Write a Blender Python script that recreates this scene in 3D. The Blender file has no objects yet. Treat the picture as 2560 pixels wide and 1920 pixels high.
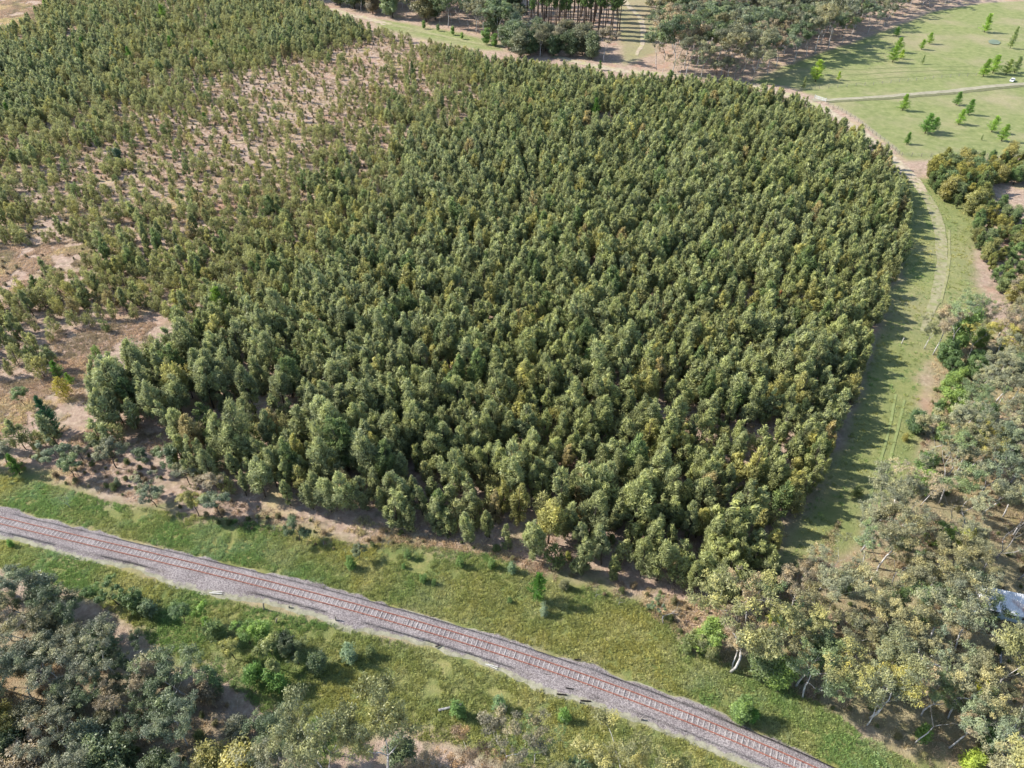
# Aerial view: young she-oak stand beside a single narrow-gauge railway, paddock and gum woods around it.
import bpy, math, random
import numpy as np
from mathutils import Vector, Matrix

rng = np.random.default_rng(7)
random.seed(7)
SC = bpy.context.scene
COL = SC.collection
R = math.radians

# ------------------------------------------------------------------ camera geometry (photo is 2560 x 1920)
W, H, F = 2560.0, 1920.0, 1775.0
CAM_H, PITCH = 90.0, R(40.0)
CP, SP = math.cos(PITCH), math.sin(PITCH)

def ground(px, py):
    """point of the flat ground seen at photo pixel px, py (works on arrays)"""
    px = np.asarray(px, float); py = np.asarray(py, float)
    d = (py - H / 2) / F
    fw, dn = CP - d * SP, SP + d * CP
    t = CAM_H / np.maximum(dn, 0.03)
    return (px - W / 2) / F * t, fw * t

def pixel(x, y, z=0.0):
    dz = CAM_H - z
    depth = y * CP + dz * SP
    return W / 2 + F * x / depth, H / 2 + F * (dz * CP - y * SP) / depth

def height_from(px, py, top):
    """height of an upright thing standing at px, py whose top shows at row top"""
    x, y = ground(px, py)
    a = (top - H / 2) / F
    # (dz*CP - y*SP) = a*(y*CP + dz*SP)
    dz = (a * y * CP + y * SP) / (CP - a * SP)
    return float(CAM_H - dz)

def gpoly(pts):
    a = np.array(pts, float)
    x, y = ground(a[:, 0], a[:, 1])
    return np.stack([x, y], 1)

def inside(poly, x, y):
    x = np.asarray(x); y = np.asarray(y)
    r = np.zeros(x.shape, bool)
    n = len(poly); j = n - 1
    for i in range(n):
        xi, yi = poly[i]; xj, yj = poly[j]
        c = ((yi > y) != (yj > y)) & (x < (xj - xi) * (y - yi) / (yj - yi + 1e-12) + xi)
        r ^= c; j = i
    return r

def edge_dist(poly, x, y, closed=True):
    best = np.full(np.asarray(x).shape, 1e9)
    n = len(poly)
    for i in range(n if closed else n - 1):
        ax, ay = poly[i]; bx, by = poly[(i + 1) % n]
        vx, vy = bx - ax, by - ay
        t = np.clip(((x - ax) * vx + (y - ay) * vy) / (vx * vx + vy * vy + 1e-9), 0, 1)
        best = np.minimum(best, np.hypot(x - ax - t * vx, y - ay - t * vy))
    return best

def soft(poly, x, y, w, wob=0.0):
    d = edge_dist(poly, x, y)
    d = np.where(inside(poly, x, y), d, -d) + wob
    t = np.clip((d + w) / (2 * w), 0, 1)
    return t * t * (3 - 2 * t)

def vnoise(x, y, scale, seed=0):
    x = np.asarray(x, float) / scale + seed * 17.31; y = np.asarray(y, float) / scale - seed * 9.77
    xi, yi = np.floor(x), np.floor(y); fx, fy = x - xi, y - yi
    fx = fx * fx * (3 - 2 * fx); fy = fy * fy * (3 - 2 * fy)
    def h(a, b):
        v = np.sin(a * 127.1 + b * 311.7 + seed * 74.7) * 43758.5453
        return v - np.floor(v)
    return (h(xi, yi) * (1 - fx) + h(xi + 1, yi) * fx) * (1 - fy) + (h(xi, yi + 1) * (1 - fx) + h(xi + 1, yi + 1) * fx) * fy

def fbm(x, y, scale, seed=0):
    return (vnoise(x, y, scale, seed) * 0.55 + vnoise(x, y, scale * 0.45, seed + 1) * 0.28 + vnoise(x, y, scale * 0.2, seed + 2) * 0.17)

# ------------------------------------------------------------------ object helpers
def tag(o, label=None, cat=None, group=None, kind=None):
    if label: o['label'] = label
    if cat: o['category'] = cat
    if group: o['group'] = group
    if kind: o['kind'] = kind
    return o

def mesh_from(name, V, faces, mats, fm=None, lv=None, smooth=False):
    """V (n,3); faces: list of (k, m) int arrays with equal m (quads and/or tris)"""
    me = bpy.data.meshes.new(name)
    V = np.asarray(V, np.float32)
    me.vertices.add(len(V)); me.vertices.foreach_set('co', V.ravel())
    loops = np.concatenate([f.ravel() for f in faces]).astype(np.int32)
    sizes = np.concatenate([np.full(len(f), f.shape[1], np.int32) for f in faces])
    starts = np.concatenate([[0], np.cumsum(sizes)[:-1]]).astype(np.int32)
    me.loops.add(len(loops)); me.loops.foreach_set('vertex_index', loops)
    me.polygons.add(len(sizes)); me.polygons.foreach_set('loop_start', starts)
    for m in mats: me.materials.append(m)
    if fm is not None: me.polygons.foreach_set('material_index', np.asarray(fm, np.int32))
    if lv is not None:
        a = me.attributes.new('lv', 'FLOAT', 'FACE'); a.data.foreach_set('value', np.asarray(lv, np.float32))
    me.update(calc_edges=True)
    if smooth: me.polygons.foreach_set('use_smooth', np.ones(len(sizes), bool))
    me.validate()
    return me

def link(name, me, parent=None):
    o = bpy.data.objects.new(name, me); COL.objects.link(o)
    if parent is not None: o.parent = parent
    return o

class MB:
    """collects simple solids into one mesh"""
    def __init__(s): s.v = []; s.f = []; s.m = []
    def add(s, V, Fs, mi=0):
        b = len(s.v); s.v += [tuple(p) for p in V]; s.f += [tuple(i + b for i in f) for f in Fs]; s.m += [mi] * len(Fs)
    def box(s, c, d, rz=0.0, mi=0, top=None):
        cx, cy, cz = c; dx, dy, dz = d[0] / 2, d[1] / 2, d[2] / 2
        tx, ty = top if top else (1, 1)
        P = []
        for z, kx, ky in ((-dz, 1, 1), (dz, tx, ty)):
            for ax, ay in ((-1, -1), (1, -1), (1, 1), (-1, 1)):
                x, y = ax * dx * kx, ay * dy * ky
                P.append((cx + x * math.cos(rz) - y * math.sin(rz), cy + x * math.sin(rz) + y * math.cos(rz), cz + z))
        s.add(P, [(3, 2, 1, 0), (4, 5, 6, 7), (0, 1, 5, 4), (1, 2, 6, 5), (2, 3, 7, 6), (3, 0, 4, 7)], mi)
    def tube(s, pts, rad, n=6, mi=0):
        pts = [Vector(p) for p in pts]; V = []; Fs = []
        for i, p in enumerate(pts):
            t = (pts[min(i + 1, len(pts) - 1)] - pts[max(i - 1, 0)]).normalized()
            u = t.cross(Vector((0.31, 0.77, 0.2)))
            u = u.normalized() if u.length > 1e-4 else Vector((1, 0, 0)); w = t.cross(u)
            for k in range(n):
                a = 2 * math.pi * k / n
                V.append(p + (u * math.cos(a) + w * math.sin(a)) * rad[i])
        for i in range(len(pts) - 1):
            for k in range(n):
                Fs.append((i * n + k, i * n + (k + 1) % n, (i + 1) * n + (k + 1) % n, (i + 1) * n + k))
        Fs.append(tuple(range(n - 1, -1, -1))); Fs.append(tuple((len(pts) - 1) * n + k for k in range(n)))
        s.add(V, Fs, mi)
    def mesh(s, name, mats, smooth=False):
        me = bpy.data.meshes.new(name); me.from_pydata(s.v, [], s.f)
        for m in mats: me.materials.append(m)
        me.polygons.foreach_set('material_index', s.m)
        if smooth: me.polygons.foreach_set('use_smooth', [True] * len(s.f))
        me.update(); return me
    def build(s, name, mats, parent=None, smooth=False):
        return link(name, s.mesh(name, mats if isinstance(mats, list) else [mats], smooth), parent)

# ------------------------------------------------------------------ materials
def new_mat(name):
    m = bpy.data.materials.new(name); m.use_nodes = True
    nt = m.node_tree; nt.nodes.clear()
    return m, nt

def N(nt, t, **kw):
    n = nt.nodes.new(t)
    for k, v in kw.items(): setattr(n, k, v)
    return n

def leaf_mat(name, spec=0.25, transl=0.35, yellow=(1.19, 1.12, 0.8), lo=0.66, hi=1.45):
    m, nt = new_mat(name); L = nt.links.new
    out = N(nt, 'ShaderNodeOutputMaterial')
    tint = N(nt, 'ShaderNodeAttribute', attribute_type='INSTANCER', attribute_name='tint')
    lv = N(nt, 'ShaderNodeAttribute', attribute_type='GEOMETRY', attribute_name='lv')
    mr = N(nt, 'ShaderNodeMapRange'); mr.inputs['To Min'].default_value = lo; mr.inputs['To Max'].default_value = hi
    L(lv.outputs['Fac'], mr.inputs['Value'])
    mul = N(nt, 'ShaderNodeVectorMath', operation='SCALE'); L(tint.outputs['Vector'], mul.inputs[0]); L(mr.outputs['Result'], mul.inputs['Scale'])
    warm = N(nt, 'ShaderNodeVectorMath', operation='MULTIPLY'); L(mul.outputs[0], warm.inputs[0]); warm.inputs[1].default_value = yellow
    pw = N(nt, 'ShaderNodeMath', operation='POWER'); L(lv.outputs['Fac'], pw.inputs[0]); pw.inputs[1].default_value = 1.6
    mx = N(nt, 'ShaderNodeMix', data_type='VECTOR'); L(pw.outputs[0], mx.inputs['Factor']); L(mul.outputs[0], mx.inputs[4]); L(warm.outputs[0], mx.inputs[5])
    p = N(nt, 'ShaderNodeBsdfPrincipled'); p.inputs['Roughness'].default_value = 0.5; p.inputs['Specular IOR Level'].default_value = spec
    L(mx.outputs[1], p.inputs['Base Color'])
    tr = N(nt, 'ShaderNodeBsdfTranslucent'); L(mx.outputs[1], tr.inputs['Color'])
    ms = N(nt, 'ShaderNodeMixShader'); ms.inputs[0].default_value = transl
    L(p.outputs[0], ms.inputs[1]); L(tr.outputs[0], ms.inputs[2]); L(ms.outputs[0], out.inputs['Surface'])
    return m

def noisy_mat(name, c1, c2, scale=3.0, rough=0.9, bump=0.0, bscale=20.0, c3=None, scale3=0.3, spec=0.2, object_space=True, detail=6.0, metal=0.0):
    m, nt = new_mat(name); L = nt.links.new
    out = N(nt, 'ShaderNodeOutputMaterial'); p = N(nt, 'ShaderNodeBsdfPrincipled')
    p.inputs['Roughness'].default_value = rough; p.inputs['Specular IOR Level'].default_value = spec; p.inputs['Metallic'].default_value = metal
    if object_space:
        co = N(nt, 'ShaderNodeTexCoord').outputs['Object']
    else:
        co = N(nt, 'ShaderNodeNewGeometry').outputs['Position']
    n1 = N(nt, 'ShaderNodeTexNoise'); n1.inputs['Scale'].default_value = scale; n1.inputs['Detail'].default_value = detail; L(co, n1.inputs['Vector'])
    r = N(nt, 'ShaderNodeValToRGB'); r.color_ramp.elements[0].position = 0.35; r.color_ramp.elements[1].position = 0.65
    r.color_ramp.elements[0].color = (*c1, 1); r.color_ramp.elements[1].color = (*c2, 1); L(n1.outputs['Fac'], r.inputs[0])
    col = r.outputs[0]
    if c3:
        n3 = N(nt, 'ShaderNodeTexNoise'); n3.inputs['Scale'].default_value = scale3; n3.inputs['Detail'].default_value = 5; L(co, n3.inputs['Vector'])
        r3 = N(nt, 'ShaderNodeValToRGB'); r3.color_ramp.elements[0].position = 0.5; r3.color_ramp.elements[1].position = 0.66; L(n3.outputs['Fac'], r3.inputs[0])
        mx = N(nt, 'ShaderNodeMix', data_type='RGBA'); L(r3.outputs[0], mx.inputs['Factor']); L(col, mx.inputs[6]); mx.inputs[7].default_value = (*c3, 1); col = mx.outputs[2]
    L(col, p.inputs['Base Color'])
    if bump:
        nb = N(nt, 'ShaderNodeTexNoise'); nb.inputs['Scale'].default_value = bscale; nb.inputs['Detail'].default_value = 5; L(co, nb.inputs['Vector'])
        b = N(nt, 'ShaderNodeBump'); b.inputs['Strength'].default_value = 1.0; b.inputs['Distance'].default_value = bump
        L(nb.outputs['Fac'], b.inputs['Height']); L(b.outputs[0], p.inputs['Normal'])
    L(p.outputs[0], out.inputs['Surface'])
    return m

M = {}
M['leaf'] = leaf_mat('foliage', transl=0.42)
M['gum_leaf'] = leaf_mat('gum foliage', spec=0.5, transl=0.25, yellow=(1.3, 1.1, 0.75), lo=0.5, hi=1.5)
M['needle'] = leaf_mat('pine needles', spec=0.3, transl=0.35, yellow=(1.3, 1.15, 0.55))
M['grass'] = leaf_mat('grass blades', spec=0.15, transl=0.35, yellow=(1.14, 1.05, 0.84), lo=0.7, hi=1.3)
M['bark_dark'] = noisy_mat('dark bark', (0.05, 0.04, 0.03), (0.13, 0.11, 0.09), 6)
M['bark_gum'] = noisy_mat('pale gum bark', (0.34, 0.32, 0.30), (0.62, 0.59, 0.56), 1.6, c3=(0.20, 0.15, 0.11), scale3=0.9)
M['bark_dead'] = noisy_mat('weathered dead wood', (0.19, 0.18, 0.175), (0.36, 0.345, 0.34), 4)
M['bark_pine'] = noisy_mat('pine bark', (0.09, 0.07, 0.055), (0.20, 0.16, 0.13), 5)

# ------------------------------------------------------------------ foliage builders
def leaves(P, D, L, Wd, lv, r, face=None):
    """diamond leaves centred at P, long axis D, lengths L, widths Wd -> verts, quads"""
    n = len(P)
    D = D / (np.linalg.norm(D, axis=1, keepdims=True) + 1e-9)
    q = r.normal(size=(n, 3))
    if face is not None: q = face / (np.linalg.norm(face, axis=1, keepdims=True) + 1e-6) + q * 0.38     # leaves turn their face outwards and up to the light
    S = np.cross(D, q); S /= (np.linalg.norm(S, axis=1, keepdims=True) + 1e-9)
    L = np.broadcast_to(L, (n,))[:, None]; Wd = np.broadcast_to(Wd, (n,))[:, None]
    V = np.stack([P - D * L / 2, P + S * Wd / 2 - D * L * 0.08, P + D * L / 2, P - S * Wd / 2 - D * L * 0.08], 1).reshape(-1, 3)
    return V, np.arange(4 * n).reshape(n, 4), lv

def rand_dir(n, r):
    d = r.normal(size=(n, 3)); return d / np.linalg.norm(d, axis=1, keepdims=True)

def casuarina(h, rad, n, leafL, leafW, seed, base=0.12):
    """feathery ovoid crown of drooping sprays on several ascending leaders"""
    r = np.random.default_rng(seed)
    k = int(r.integers(36, 48))
    t = np.sort(r.random(k) ** 0.9)                      # height of each bough tip
    zc = h * (base + (1 - base) * t)
    prof = np.sin(np.pi * np.clip(0.16 + 0.84 * (1 - t), 0, 1) ** 0.85) ** 0.8
    prof = np.where(t < 0.35, 0.78 + 0.22 * t / 0.35, np.clip(1 - (np.clip(t - 0.35, 0, 1) / 0.65) ** 1.9, 0, 1) * 0.93 + 0.07)
    ang = r.random(k) * 2 * np.pi + np.arange(k) * 2.4
    lob = 1 + 0.33 * np.sin(ang * 2 + r.random() * 6) * r.random()
    rr = rad * prof * lob * (0.55 + 0.5 * r.random(k))
    lean = r.normal(size=2) * 0.06 * h; two = r.random() < .35; sp2 = r.normal(size=2) * .13 * h * two
    C = np.stack([rr * np.cos(ang) + lean[0] * t, rr * np.sin(ang) + lean[1] * t, zc], 1)
    second = (r.random(k) < .42) * two; C[:, 0] += second * sp2[0] * t; C[:, 1] += second * sp2[1] * t; C[:, 2] -= second * t * h * .12
    cl = r.random(k) * 0.6 + 0.25 * t
    w = 0.35 + prof; ids = r.choice(k, n, p=w / w.sum())
    size = rad * (0.30 + 0.22 * r.random(k)) * (0.6 + 0.5 * prof)
    off = rand_dir(n, r) * (r.random(n) ** 0.5)[:, None] * size[ids][:, None]
    off[:, 2] *= 1.5
    P = C[ids] + off
    P[:, 2] = np.clip(P[:, 2], 0.05 * h, None)
    out = P.copy(); out[:, 2] = 0; out /= (np.linalg.norm(out, axis=1, keepdims=True) + 0.3)
    D = out * 0.55 + np.array([0, 0, 0.75]) + r.normal(size=(n, 3)) * 0.5
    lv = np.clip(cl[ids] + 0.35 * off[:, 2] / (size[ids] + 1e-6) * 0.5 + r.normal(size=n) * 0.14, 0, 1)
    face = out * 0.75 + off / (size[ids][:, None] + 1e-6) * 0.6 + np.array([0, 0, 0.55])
    V, Q, lv = leaves(P, D, leafL * (0.6 + 0.8 * r.random(n)), leafW * (0.6 + 0.8 * r.random(n)), lv, r, face)
    T = MB(); T.tube([(0, 0, -0.3), (lean[0] * 0.3, lean[1] * 0.3, h * 0.35), (lean[0], lean[1], h * 0.9)], [0.012 * h + 0.02, 0.009 * h + 0.01, 0.012], 5)
    for i in r.choice(k, 9, replace=False):
        z0 = zc[i] * 0.6
        T.tube([(lean[0] * z0 / h, lean[1] * z0 / h, z0), tuple(C[i] * np.array([0.5, 0.5, 1]) - np.array([0, 0, 0.12 * h * 0.5])), tuple(C[i])], [0.03, 0.02, 0.008], 4)
    return (V, Q, lv), T

def branches(seed, h, trunk_r, fork, spread, levels, nfork=(3, 4), lean=0.06, up=0.55):
    """recursive limbs -> MB with tubes and a list of twig tips"""
    r = np.random.default_rng(seed); T = MB(); tips = []
    def grow(p, d, length, rad, lev):
        pts = [p]; rads = [rad]; cur = p.copy(); dd = d.copy(); seg = 3
        for s in range(seg):
            dd = dd + r.normal(size=3) * 0.13 + np.array([0, 0, 0.05 * (lev > 0)]); dd /= np.linalg.norm(dd)
            cur = cur + dd * length / seg; pts.append(cur.copy()); rads.append(rad * (1 - 0.38 * (s + 1) / seg))
        T.tube([tuple(q) for q in pts], rads, 6 if lev == 0 else (5 if lev < 2 else 4))
        if lev >= levels:
            tips.append(cur); return
        k = int(r.integers(nfork[0], nfork[1] + 1)); a0 = r.random() * 6.28
        for i in range(k):
            a = a0 + 6.283 * i / k + r.normal() * 0.35
            sp = spread * (0.6 + 0.7 * r.random())
            side = np.array([math.cos(a), math.sin(a), 0])
            nd = dd * (1 - 0.3 * sp) + side * sp + np.array([0, 0, up * 0.3]); nd /= np.linalg.norm(nd)
            grow(cur - dd * length * 0.04, nd, length * (0.55 + 0.28 * r.random()), rads[-1] * (0.62 + 0.15 * r.random()), lev + 1)
        if lev >= 1: tips.append(cur + rand_dir(1, r)[0] * 0.3)
    d0 = np.array([r.normal() * lean, r.normal() * lean, 1.0]); d0 /= np.linalg.norm(d0)
    grow(np.array([0, 0, -0.3]), d0, h * fork, trunk_r, 0)
    return T, np.array(tips)

def fit_height(T, tips, h, margin=0.9):
    s = (h - margin) / max(tips[:, 2].max(), 0.1)
    T.v = [(x, y, z * s) for x, y, z in T.v]; tips = tips.copy(); tips[:, 2] *= s
    m = tips.mean(0) * .8; k_ = max(m[2] / .8, .1)      # stand the crown over its foot
    T.v = [(x - m[0] * max(z, 0) / k_, y - m[1] * max(z, 0) / k_, z) for x, y, z in T.v]; tips[:, 0] -= m[0] * tips[:, 2] / k_; tips[:, 1] -= m[1] * tips[:, 2] / k_
    return tips

def clumps(tips, n, size, leafL, leafW, seed, droop=0.5, flat=0.7, extra=0.3):
    r = np.random.default_rng(seed); k = len(tips)
    sz = size * (0.55 + 0.8 * r.random(k)); cl = r.random(k) * 0.75
    p = sz ** 2; ids = r.choice(k, n, p=p / p.sum())
    off = rand_dir(n, r) * (r.random(n) ** 0.42)[:, None] * sz[ids][:, None]; off[:, 2] *= flat
    # ragged: pull leaves into small sprigs
    sprig = r.normal(size=(k, 7, 3)); sprig /= np.linalg.norm(sprig, axis=2, keepdims=True)
    j = r.integers(0, 7, n); off = off * 0.55 + sprig[ids, j] * sz[ids][:, None] * np.array([0.5, 0.5, 0.4])
    P = tips[ids] + off
    D = rand_dir(n, r) + np.array([0, 0, -droop]) + off / (sz[ids][:, None] + 1e-6) * 0.4
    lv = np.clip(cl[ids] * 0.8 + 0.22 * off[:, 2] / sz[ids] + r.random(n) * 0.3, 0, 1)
    mid = tips.mean(0) * np.array([1, 1, .8]); away = P - mid; away /= (np.linalg.norm(away, axis=1, keepdims=True) + .3)
    face = away * .7 + off / (sz[ids][:, None] + 1e-6) * .7 + np.array([0, 0, .6])
    return leaves(P, D, leafL * (0.6 + 0.8 * r.random(n)), leafW * (0.6 + 0.8 * r.random(n)), lv, r, face)

def pine(h, rad, seed, n=2600, bare=0.12, dens=1.0, leafL=0.5, leafW=0.10, ragged=0.35):
    r = np.random.default_rng(seed); T = MB()
    T.tube([(0, 0, -0.3), (r.normal() * .02 * h, 0, h * .5), (r.normal() * .03 * h, 0, h)], [0.014 * h + .03, .009 * h + .02, .012], 6)
    P = []; D = []; C = []
    tiers = int(10 + h * 0.7)
    for i in range(tiers):
        t = bare + (1 - bare) * (i + r.random() * .6) / tiers
        rr = rad * (1 - ((t - bare) / (1 - bare)) ** 1.25) * 0.95 + 0.12
        if t < bare + .12: rr *= .6 + .4 * r.random()
        for b in range(int(5 * dens + r.integers(0, 2))):
            a = r.random() * 6.283; ln = rr * (1 - ragged + ragged * 1.6 * r.random()); upa = 0.25 + 0.5 * t
            tip = np.array([math.cos(a) * ln, math.sin(a) * ln, h * t + ln * upa * (0.7 + .5 * r.random())])
            root = np.array([0, 0, h * t - .02 * h])
            T.tube([tuple(root), tuple(root * .4 + tip * .6 - np.array([0, 0, .06 * ln])), tuple(tip)], [.012 * h * .35 + .012, .015, .006], 4)
            c = r.random()
            for s in np.linspace(.3, 1, max(3, int(ln / .35))):
                P.append(root * (1 - s) + tip * s); d = (tip - root); D.append(d / np.linalg.norm(d)); C.append(c)
    P = np.array(P); D = np.array(D); C = np.array(C)
    ids = r.integers(0, len(P), n); q = rand_dir(n, r) * (0.10 + 0.30 * r.random(n))[:, None] * min(1.0, rad / 1.4)
    PP = P[ids] + q; DD = D[ids] * .8 + q * 2 + np.array([0, 0, .45]) + r.normal(size=(n, 3)) * .3
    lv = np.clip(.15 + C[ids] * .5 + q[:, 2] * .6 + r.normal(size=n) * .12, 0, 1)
    o2 = PP * np.array([1, 1, 0]); o2 /= (np.linalg.norm(o2, axis=1, keepdims=True) + .2)
    return leaves(PP, DD, leafL * (.6 + .7 * r.random(n)), leafW * (.6 + .7 * r.random(n)), lv, r, o2 + q * 2 + np.array([0, 0, .7])), T

class Kind:
    """a plant variant: crown mesh and trunk mesh, reference height"""
    def __init__(s, name, h, crown, T, leaf, bark):
        s.h = h
        s.crown = mesh_from(name + ' crown', crown[0], [crown[1]], [leaf], lv=crown[2]) if crown is not None else None
        s.trunk = T.mesh(name + ' trunk', [bark], smooth=True)

lib = {}
LK = 2.05           # leaf reflectance level shared by all crowns
def variants(name, n, fn): lib[name] = [fn(i) for i in range(n)]

def mk_cas(i, n=4200, L=0.5, Wd=0.105, tag_='near'):
    h = 8.0; rad = (1.25, 1.05, 1.5, .95, 1.2, 1.35, 1.1, 1.65, 1.15, 1.3, .85, 1.45, 1.0, 1.55, 1.2, 1.1)[i % 16]
    c, T = casuarina(h, rad, n, L, Wd, 100 + i, base=0.08 + 0.1 * (i % 3) / 2)
    return Kind('casuarina ' + tag_, h, c, T, M['leaf'], M['bark_dark'])
variants('cas', 16, lambda i: mk_cas(i))
variants('cas_far', 14, lambda i: mk_cas(i + 2, 1700, 0.7, 0.17, 'far'))

def mk_sap(i, n=900, L=0.42, Wd=0.11):
    h = 4.0; c, T = casuarina(h, (0.95, 1.15, 0.8, 1.3, 1.0, .9)[i % 6], n, L, Wd, 300 + i, base=0.14)
    return Kind('sapling', h, c, T, M['leaf'], M['bark_dark'])
variants('sap', 8, lambda i: mk_sap(i))

def mk_gum(i):
    h = 14.0
    T, tips = branches(500 + i, h, 0.145, (0.36, 0.42, 0.30, 0.45)[i % 4], (0.62, 0.5, 0.7, 0.55)[i % 4], 4, (2, 3), lean=0.035, up=.9)
    tips = fit_height(T, tips, h); c = clumps(tips, 9500, 0.78, 0.28, 0.085, 900 + i, droop=0.8, flat=0.75)
    return Kind('gum', h, c, T, M['gum_leaf'], M['bark_gum'])
variants('gum', 12, mk_gum)
def mk_slim(i):
    h = 15.0
    T, tips = branches(560 + i, h, 0.11, 0.42, 0.42, 4, (2, 3), lean=0.07)
    tips = fit_height(T, tips, h); c = clumps(tips, 4000, 0.62, 0.28, 0.085, 960 + i, droop=0.9, flat=0.9)
    return Kind('slender gum', h, c, T, M['gum_leaf'], M['bark_gum'])
variants('slim', 5, mk_slim)
def mk_tall(i):
    h = 20.0
    T, tips = branches(640 + i, h, 0.2, 0.45, (0.45, 0.55, .4)[i % 3], 3, (3, 4), lean=0.05)
    tips = fit_height(T, tips, h, 1.2); c = clumps(tips, 9000, 1.4, 0.5, 0.2, 1040 + i, droop=0.7, flat=0.85)
    return Kind('tall gum', h, c, T, M['gum_leaf'], M['bark_gum'])
variants('tall', 6, mk_tall)
def mk_bush(i):
    h = 6.0
    T, tips = branches(700 + i, h, 0.13, 0.22, 0.85, 3, (3, 4), lean=0.1)
    tips = fit_height(T, tips, h, .5); rb = np.random.default_rng(i + 41); low = tips * np.array([1.0, 1.0, 0.45]) * (.55 + .7 * rb.random((len(tips), 1))); tips = np.concatenate([tips * (.8 + .3 * rb.random((len(tips), 1))), low[rb.random(len(low)) < .7]]); tips[:, 2] = np.clip(tips[:, 2], .4, None)
    c = clumps(tips, 11000, 0.85, 0.27, 0.11, 1100 + i, droop=0.1, flat=0.8)
    return Kind('bushy tree', h, c, T, M['gum_leaf'], M['bark_dark'])
variants('bush', 6, mk_bush)
def mk_small(i):
    h = 6.0
    T, tips = branches(760 + i, h, 0.10, 0.45, 0.6, 2, (3, 5), lean=0.16)
    tips = fit_height(T, tips, h, .5); c = clumps(tips, 5500, 0.72, 0.24, 0.09, 1160 + i, droop=0.4, flat=0.8)
    return Kind('small gum', h, c, T, M['gum_leaf'], M['bark_dark'])
variants('small', 6, mk_small)
def mk_shrub(i):
    h = 2.0
    T, tips = branches(800 + i, h, 0.04, 0.25, 0.9, 2, (3, 5), lean=0.2)
    tips = fit_height(T, tips, h, .2); tips = np.concatenate([tips, tips * np.array([1.1, 1.1, .45])])
    c = clumps(tips, 1300, 0.42, 0.26, 0.07, 1200 + i, droop=-0.3, flat=0.9)
    return Kind('shrub', h, c, T, M['leaf'], M['bark_dark'])
variants('shrub', 5, mk_shrub)
def mk_dead(i):
    h = 8.0
    T, tips = branches(860 + i, h, 0.13, (0.4, .3, .5)[i % 3], (0.5, .6, .4)[i % 3], 4, (2, 3), lean=0.1)
    fit_height(T, tips, h, 0)
    return Kind('dead tree', h, None, T, None, M['bark_dead'])
variants('dead', 4, mk_dead)
def mk_twig(i):
    h = 3.0
    T, tips = branches(880 + i, h, 0.045, .25, .75, 4, (2, 4), lean=.2); fit_height(T, tips, h, 0)
    return Kind('leafless shrub', h, None, T, None, M['bark_dead'])
variants('twig', 3, mk_twig)
variants('pine', 5, lambda i: Kind('pine', 7.0, *pine(7.0, (1.7, 1.4, 1.9, 1.55, 1.3)[i], 40 + i, ragged=.5), M['needle'], M['bark_pine']))
variants('hoop', 2, lambda i: Kind('hoop pine', 12.0, *pine(12.0, 2.6, 60 + i, n=8000, bare=.03, dens=1.6, ragged=.2), M['needle'], M['bark_pine']))
variants('planted', 4, lambda i: Kind('plantation pine', 21.0, *pine(21.0, 2.4, 70 + i, n=1500, bare=.64, dens=.9, leafL=.8, leafW=.24), M['needle'], M['bark_pine']))

# ------------------------------------------------------------------ regions, all given where they lie on the ground in the photo
STAND = gpoly([(-260, 1120), (120, 1125), (260, 1125), (330, 1105), (430, 1150), (560, 1232), (700, 1255), (800, 1290), (900, 1290), (1000, 1330), (1100, 1345), (1230, 1372), (1320, 1402),
    (1420, 1432), (1560, 1452), (1700, 1500), (1800, 1518), (1880, 1515), (1925, 1440), (1962, 1345), (2012, 1245), (2062, 1155), (2110, 1060), (2135, 980), (2165, 870), (2205, 780),
    (2232, 710), (2262, 620), (2272, 560), (2258, 485), (2200, 412), (2098, 338), (2015, 288), (1950, 264), (1845, 243), (1700, 225), (1560, 214), (1440, 194), (1330, 176), (1250, 164), (1180, 148),
    (1100, 126), (1000, 98), (900, 74), (830, 46), (790, 5), (740, -40), (-260, -40)])
BARE = [gpoly(p) for p in (
    [(-260, -40), (125, -10), (110, 30), (60, 75), (0, 95), (-260, 110)],
    [(-260, 650), (40, 612), (195, 606), (250, 640), (200, 695), (120, 705), (70, 745), (0, 765), (-260, 765)],
    [(105, 827), (202, 823), (330, 800), (408, 811), (459, 834), (447, 873), (408, 893), (345, 935), (325, 975), (268, 1000), (262, 1040), (225, 1120), (39, 1100), (-260, 1090), (-260, 963), (40, 950), (117, 940), (145, 889)],
    [(345, 1085), (440, 1085), (455, 1130), (380, 1142), (335, 1110)],
    [(1640, 1045), (1735, 1045), (1730, 1098), (1700, 1112), (1645, 1090)],
    [(1456, 292), (1552, 292), (1550, 330), (1460, 332)],
    [(1875, 1152), (1955, 1152), (1955, 1190), (1880, 1188)],
    [(1800, 1080), (1880, 1060), (1900, 1120), (1850, 1140)],
    [(460, 1010), (540, 1000), (545, 1060), (470, 1072)],
)]
TRACK_PX = [(-500, 1183), (-250, 1241), (0, 1299.7), (272, 1370), (432, 1410), (583, 1447), (708, 1479), (854, 1518), (986, 1553), (1173, 1606), (1278, 1640), (1433, 1689), (1589, 1744), (1705, 1790), (1817, 1841), (1918, 1885), (1968, 1908), (2110, 1976), (2300, 2072)]
BAL_UP = [(-500, 1146), (-250, 1204), (0, 1262), (97, 1289), (303, 1339), (486, 1388), (661, 1423), (859, 1477), (1006, 1518), (1181, 1567), (1356, 1621), (1531, 1677), (1710, 1740), (1797, 1777), (1953, 1858), (2089, 1913), (2210, 1975), (2400, 2070)]
BAL_LO = [(2290, 2150), (2080, 2030), (1867, 1922), (1710, 1851), (1589, 1812), (1472, 1767), (1336, 1722), (1161, 1652), (1006, 1606), (850, 1568), (817, 1555), (661, 1524), (525, 1490), (389, 1455), (233, 1406), (97, 1371), (0, 1349), (-250, 1290), (-500, 1230)]
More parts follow.
